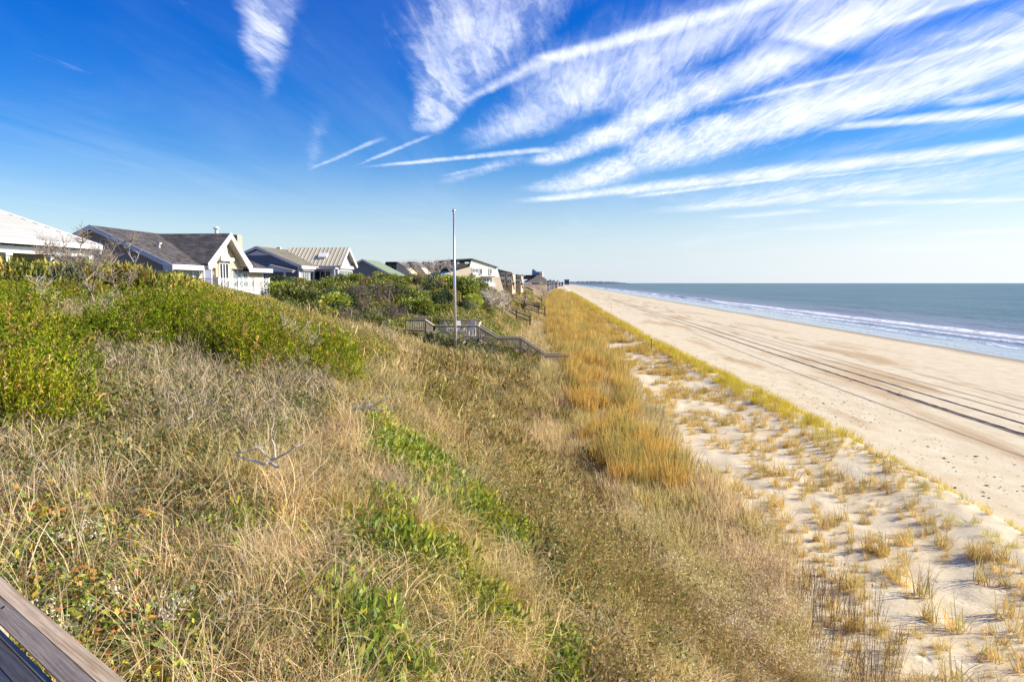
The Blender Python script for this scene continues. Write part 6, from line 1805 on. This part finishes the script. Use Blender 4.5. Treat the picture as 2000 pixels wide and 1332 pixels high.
# ================================================================== dead and bare branches
def branch_thing(name, label, strokes, Y=None, r0=.022, twig=0, cat='dead branch', depth=.0, m=None, tw_len=.25):
    """strokes: photo-pixel polylines, lifted to real 3D limbs standing on the ground at distance Y"""
    Y = Y or hit(*strokes[0][0], .15)
    o = at(*strokes[0][0], Y)
    root = empty(name, o, 0, label, cat)
    for j, st in enumerate(strokes):
        pts = []; yy = Y + (0 if j == 0 else random.uniform(-depth, depth))
        for i, (x, y) in enumerate(st):
            p = at(x, y, yy + (i / max(1, len(st) - 1)) * random.uniform(-depth, depth)); pts.append(p)
        # subdivide with wobble
        P2 = []
        for a, b in zip(pts[:-1], pts[1:]):
            L = (b - a).length; n = max(2, int(L / .12))
            for k in range(n):
                q_ = a.lerp(b, k / n); P2.append(q_ + Vector((random.gauss(0, .012), random.gauss(0, .012), random.gauss(0, .012))) - o)
        P2.append(pts[-1] - o)
        r = r0 * (1 if j == 0 else .75)
        mb = MB().tube(P2, [max(.003, r * (1 - .8 * i / (len(P2) - 1))) for i in range(len(P2))], 5, cap=False)
        for t_ in range(twig):
            i = random.randrange(len(P2) // 3, len(P2)); a = P2[i]; d = Vector((random.gauss(0, .7), random.gauss(0, .7), random.uniform(.2, 1))).normalized()
            L = random.uniform(.4, 1) * tw_len; q1 = a + d * L * .5 + Vector((random.gauss(0, .02),) * 3); q2 = a + d * L + Vector((0, 0, random.uniform(-.05, .08)))
            mb.tube([a, q1, q2], [r * .35, r * .25, .002], 4, cap=False)
            e2 = Vector((random.gauss(0, .7), random.gauss(0, .7), random.uniform(0, 1))).normalized() * L * .6
            mb.tube([q1, q1 + e2 * .5, q1 + e2], [r * .22, r * .18, .002], 3, cap=False)
        mb.build('limb', m or M_brownbranch, root)
    return root
B = branch_thing
M_greybark = weathered('grey_brown_bark', (0.36, 0.29, 0.21), 0.3, 6.0, 0.9)
B('dead_shrub', 'tallest bleached forked shrub at the crest before the white house', [[(232, 640), (205, 610), (185, 590), (168, 555), (165, 535), (152, 505), (120, 490)], [(175, 575), (190, 540), (215, 500), (225, 480)], [(168, 550), (185, 530), (200, 495)], [(165, 535), (150, 520), (105, 500), (70, 495)], [(152, 505), (160, 480), (163, 455)]], Y=16, r0=.026, twig=44, depth=.6, tw_len=.36, m=M_greybark)
B('dead_shrub', 'bleached shrub with upright limb right of the tallest one', [[(240, 612), (235, 580), (222, 555), (215, 520), (218, 500)], [(222, 555), (198, 545), (182, 525)], [(236, 578), (252, 560), (262, 535)], [(215, 520), (230, 500), (252, 478), (262, 468)]], Y=17, r0=.024, twig=34, depth=.5, tw_len=.34, m=M_greybark)
B('dead_shrub', 'fine grey twig canopy above the crest left of the downpipe', [[(150, 560), (140, 530), (110, 505), (75, 490)], [(140, 530), (165, 505), (190, 490)], [(150, 545), (180, 520), (215, 505)], [(110, 505), (95, 485), (85, 470)], [(150, 530), (130, 500), (125, 475)]], Y=18, r0=.016, twig=80, depth=.9, tw_len=.42, m=M_greybark)
B('dead_shrub', 'thin pale shrub standing against the blue shaded gable', [[(258, 535), (262, 515), (272, 495), (280, 485)], [(262, 515), (255, 500), (252, 482)]], Y=22, r0=.022, twig=7, depth=.2)
B('dead_shrub', 'low pale leaning stem at the far left under the crest', [[(84, 608), (76, 585), (75, 560), (70, 545)], [(76, 585), (90, 560)]], Y=13.5, r0=.018, twig=20, depth=.3, tw_len=.35)
B('dead_shrub', 'short straight pale stem right of the far left one', [[(118, 625), (108, 605), (103, 590), (100, 570)]], Y=13, r0=.016, twig=12, depth=.2)
B('dead_shrub', 'curved pale stem with crook below the crest centre', [[(232, 645), (212, 610), (208, 595), (222, 578)], [(212, 612), (205, 590), (218, 577)]], Y=14, r0=.016, twig=10)
B('dead_shrub', 'slim single pale stem standing by itself on the slope', [[(331, 664), (328, 645), (330, 622)]], Y=14, r0=.012, twig=3)
B('dead_shrub', 'pale forked stem left of the dark green cavity', [[(350, 668), (348, 650), (345, 630), (346, 612)], [(349, 655), (358, 640), (363, 625)]], Y=14.5, r0=.014, twig=4)
B('dead_shrub', 'spreading pale branches inside the dark green cavity', [[(390, 672), (380, 655), (377, 640)], [(390, 672), (400, 660), (412, 652), (424, 635)], [(390, 668), (388, 650), (392, 640)], [(410, 690), (411, 668), (402, 650)], [(411, 668), (420, 655)]], Y=16, r0=.016, twig=5)
B('dead_branch', 'long pale branch leaning down right from the yellow crest leaves', [[(412, 592), (402, 576), (390, 560)], [(402, 576), (385, 566)]], Y=27, r0=.03, twig=4)
B('dead_branch', 'bleached forked branch lying in the grass at mid slope', [[(543, 910), (510, 905), (480, 898), (465, 890)], [(465, 890), (482, 882), (500, 875)], [(500, 875), (515, 884), (530, 897)], [(530, 897), (555, 890), (575, 872), (600, 860)], [(535, 895), (533, 868), (530, 840)]], Y=hit(500, 890, .62), r0=.019, twig=3, tw_len=.1)
B('dead_branch', 'thin bleached fork lying farther up the slope', [[(690, 800), (720, 795), (745, 785), (765, 777)], [(690, 800), (705, 790), (735, 780)], [(715, 795), (760, 800)]], Y=hit(720, 795, .62), r0=.018, twig=4, tw_len=.12)
B('dead_branch', 'twisted pale twig lying above the forked branch', [[(352, 832), (368, 818), (374, 805), (372, 792)]], Y=hit(360, 825, .4), r0=.013)
B('dead_branch', 'thin standing twig at the spur edge left of the deck', [[(748, 655), (757, 640), (763, 630)], [(757, 640), (752, 632)]], Y=31, r0=.02, twig=2)
B('dead_branch', 'second thin standing twig at the spur edge nearer the deck', [[(766, 658), (770, 645), (772, 636)]], Y=32, r0=.018, twig=1)
B('dead_branch', 'weathered log piece lying on the spur below the deck', [[(850, 726), (860, 730), (868, 733)]], Y=26, r0=.06, cat='driftwood')
B('dead_branch', 'arching bare twig low on the slope, left of the green diagonal strip', [[(560, 760), (575, 730), (598, 700), (600, 690)], [(575, 730), (570, 700)]], Y=12, r0=.010, twig=5)
B('dead_shrub', 'upright grey broomlike dead shrub in the middle of the slope', [[(585, 735), (580, 700), (560, 660), (555, 640)], [(585, 730), (590, 690), (585, 650)], [(588, 732), (604, 700), (610, 668)], [(580, 720), (560, 690), (540, 670)]], Y=14, r0=.014, twig=34, depth=.4, tw_len=.5)
random.seed(31)
tg = []
for i in range(16):
    x0, y0 = random.uniform(945, 985), random.uniform(588, 602); a = random.uniform(-2.7, .6); L = random.uniform(14, 34)
    tg.append([(x0, y0), (x0 + math.cos(a) * L * .5, y0 + math.sin(a) * L * .35), (x0 + math.cos(a + .4) * L, y0 + math.sin(a + .4) * L * .55)])
B('dead_tree', 'tangled bleached dead tree sprawling below the white condominium', tg, Y=78, r0=.09, twig=16, depth=2.0, cat='dead tree', tw_len=1.6)
B('dead_tree', 'pair of pale dead legs hanging under the tangled tree', [[(968, 590), (965, 604), (960, 616)], [(960, 616), (956, 622)], [(962, 592), (968, 605), (974, 618)]], Y=76, r0=.05, twig=2)
for i, (x, lab) in enumerate(((838, 'bare twiggy tree in front of the middle townhouses'), (858, 'bare twiggy tree left of the flagpole before the fourth townhouse'), (880, 'bare grey twigs rising behind the flagpole'), (800, 'small bare twigs before the second townhouse'))):
    st = [[(x, 538), (x + random.uniform(-3, 3), 525), (x + random.uniform(-6, 6), 514)]] + [[(x, 532), (x + d, 524), (x + d * 1.6, 514)] for d in (-6, 5, -3, 8)]
    B('bare_tree', lab, st, Y=100 + i * 3, r0=.06, twig=16, depth=.8, cat='bare tree', tw_len=1.3)
# white litter / markers in the far grass
p = at(1107, 588, hit(1107, 588, .4)); root = empty('litter_heap', p, 0, 'white scraps caught in the far orange grass', 'litter')
for i in range(6):
    x, y, z = random.uniform(-.5, .5), random.uniform(-.4, .4), random.uniform(.3, .9)
    MB().add([(x, y, z), (x + .22, y + .1, z + .05), (x + .25, y + .12, z + .28), (x + .02, y, z + .22)], [(0, 1, 2, 3)]).build('scrap', M_white, root)

# boards too narrow to tell apart in the photo count as one stuff part per wall
for o in list(scene.objects):
    if o.parent is not None and '_siding' in ('_' + o.name): o['kind'] = 'stuff'
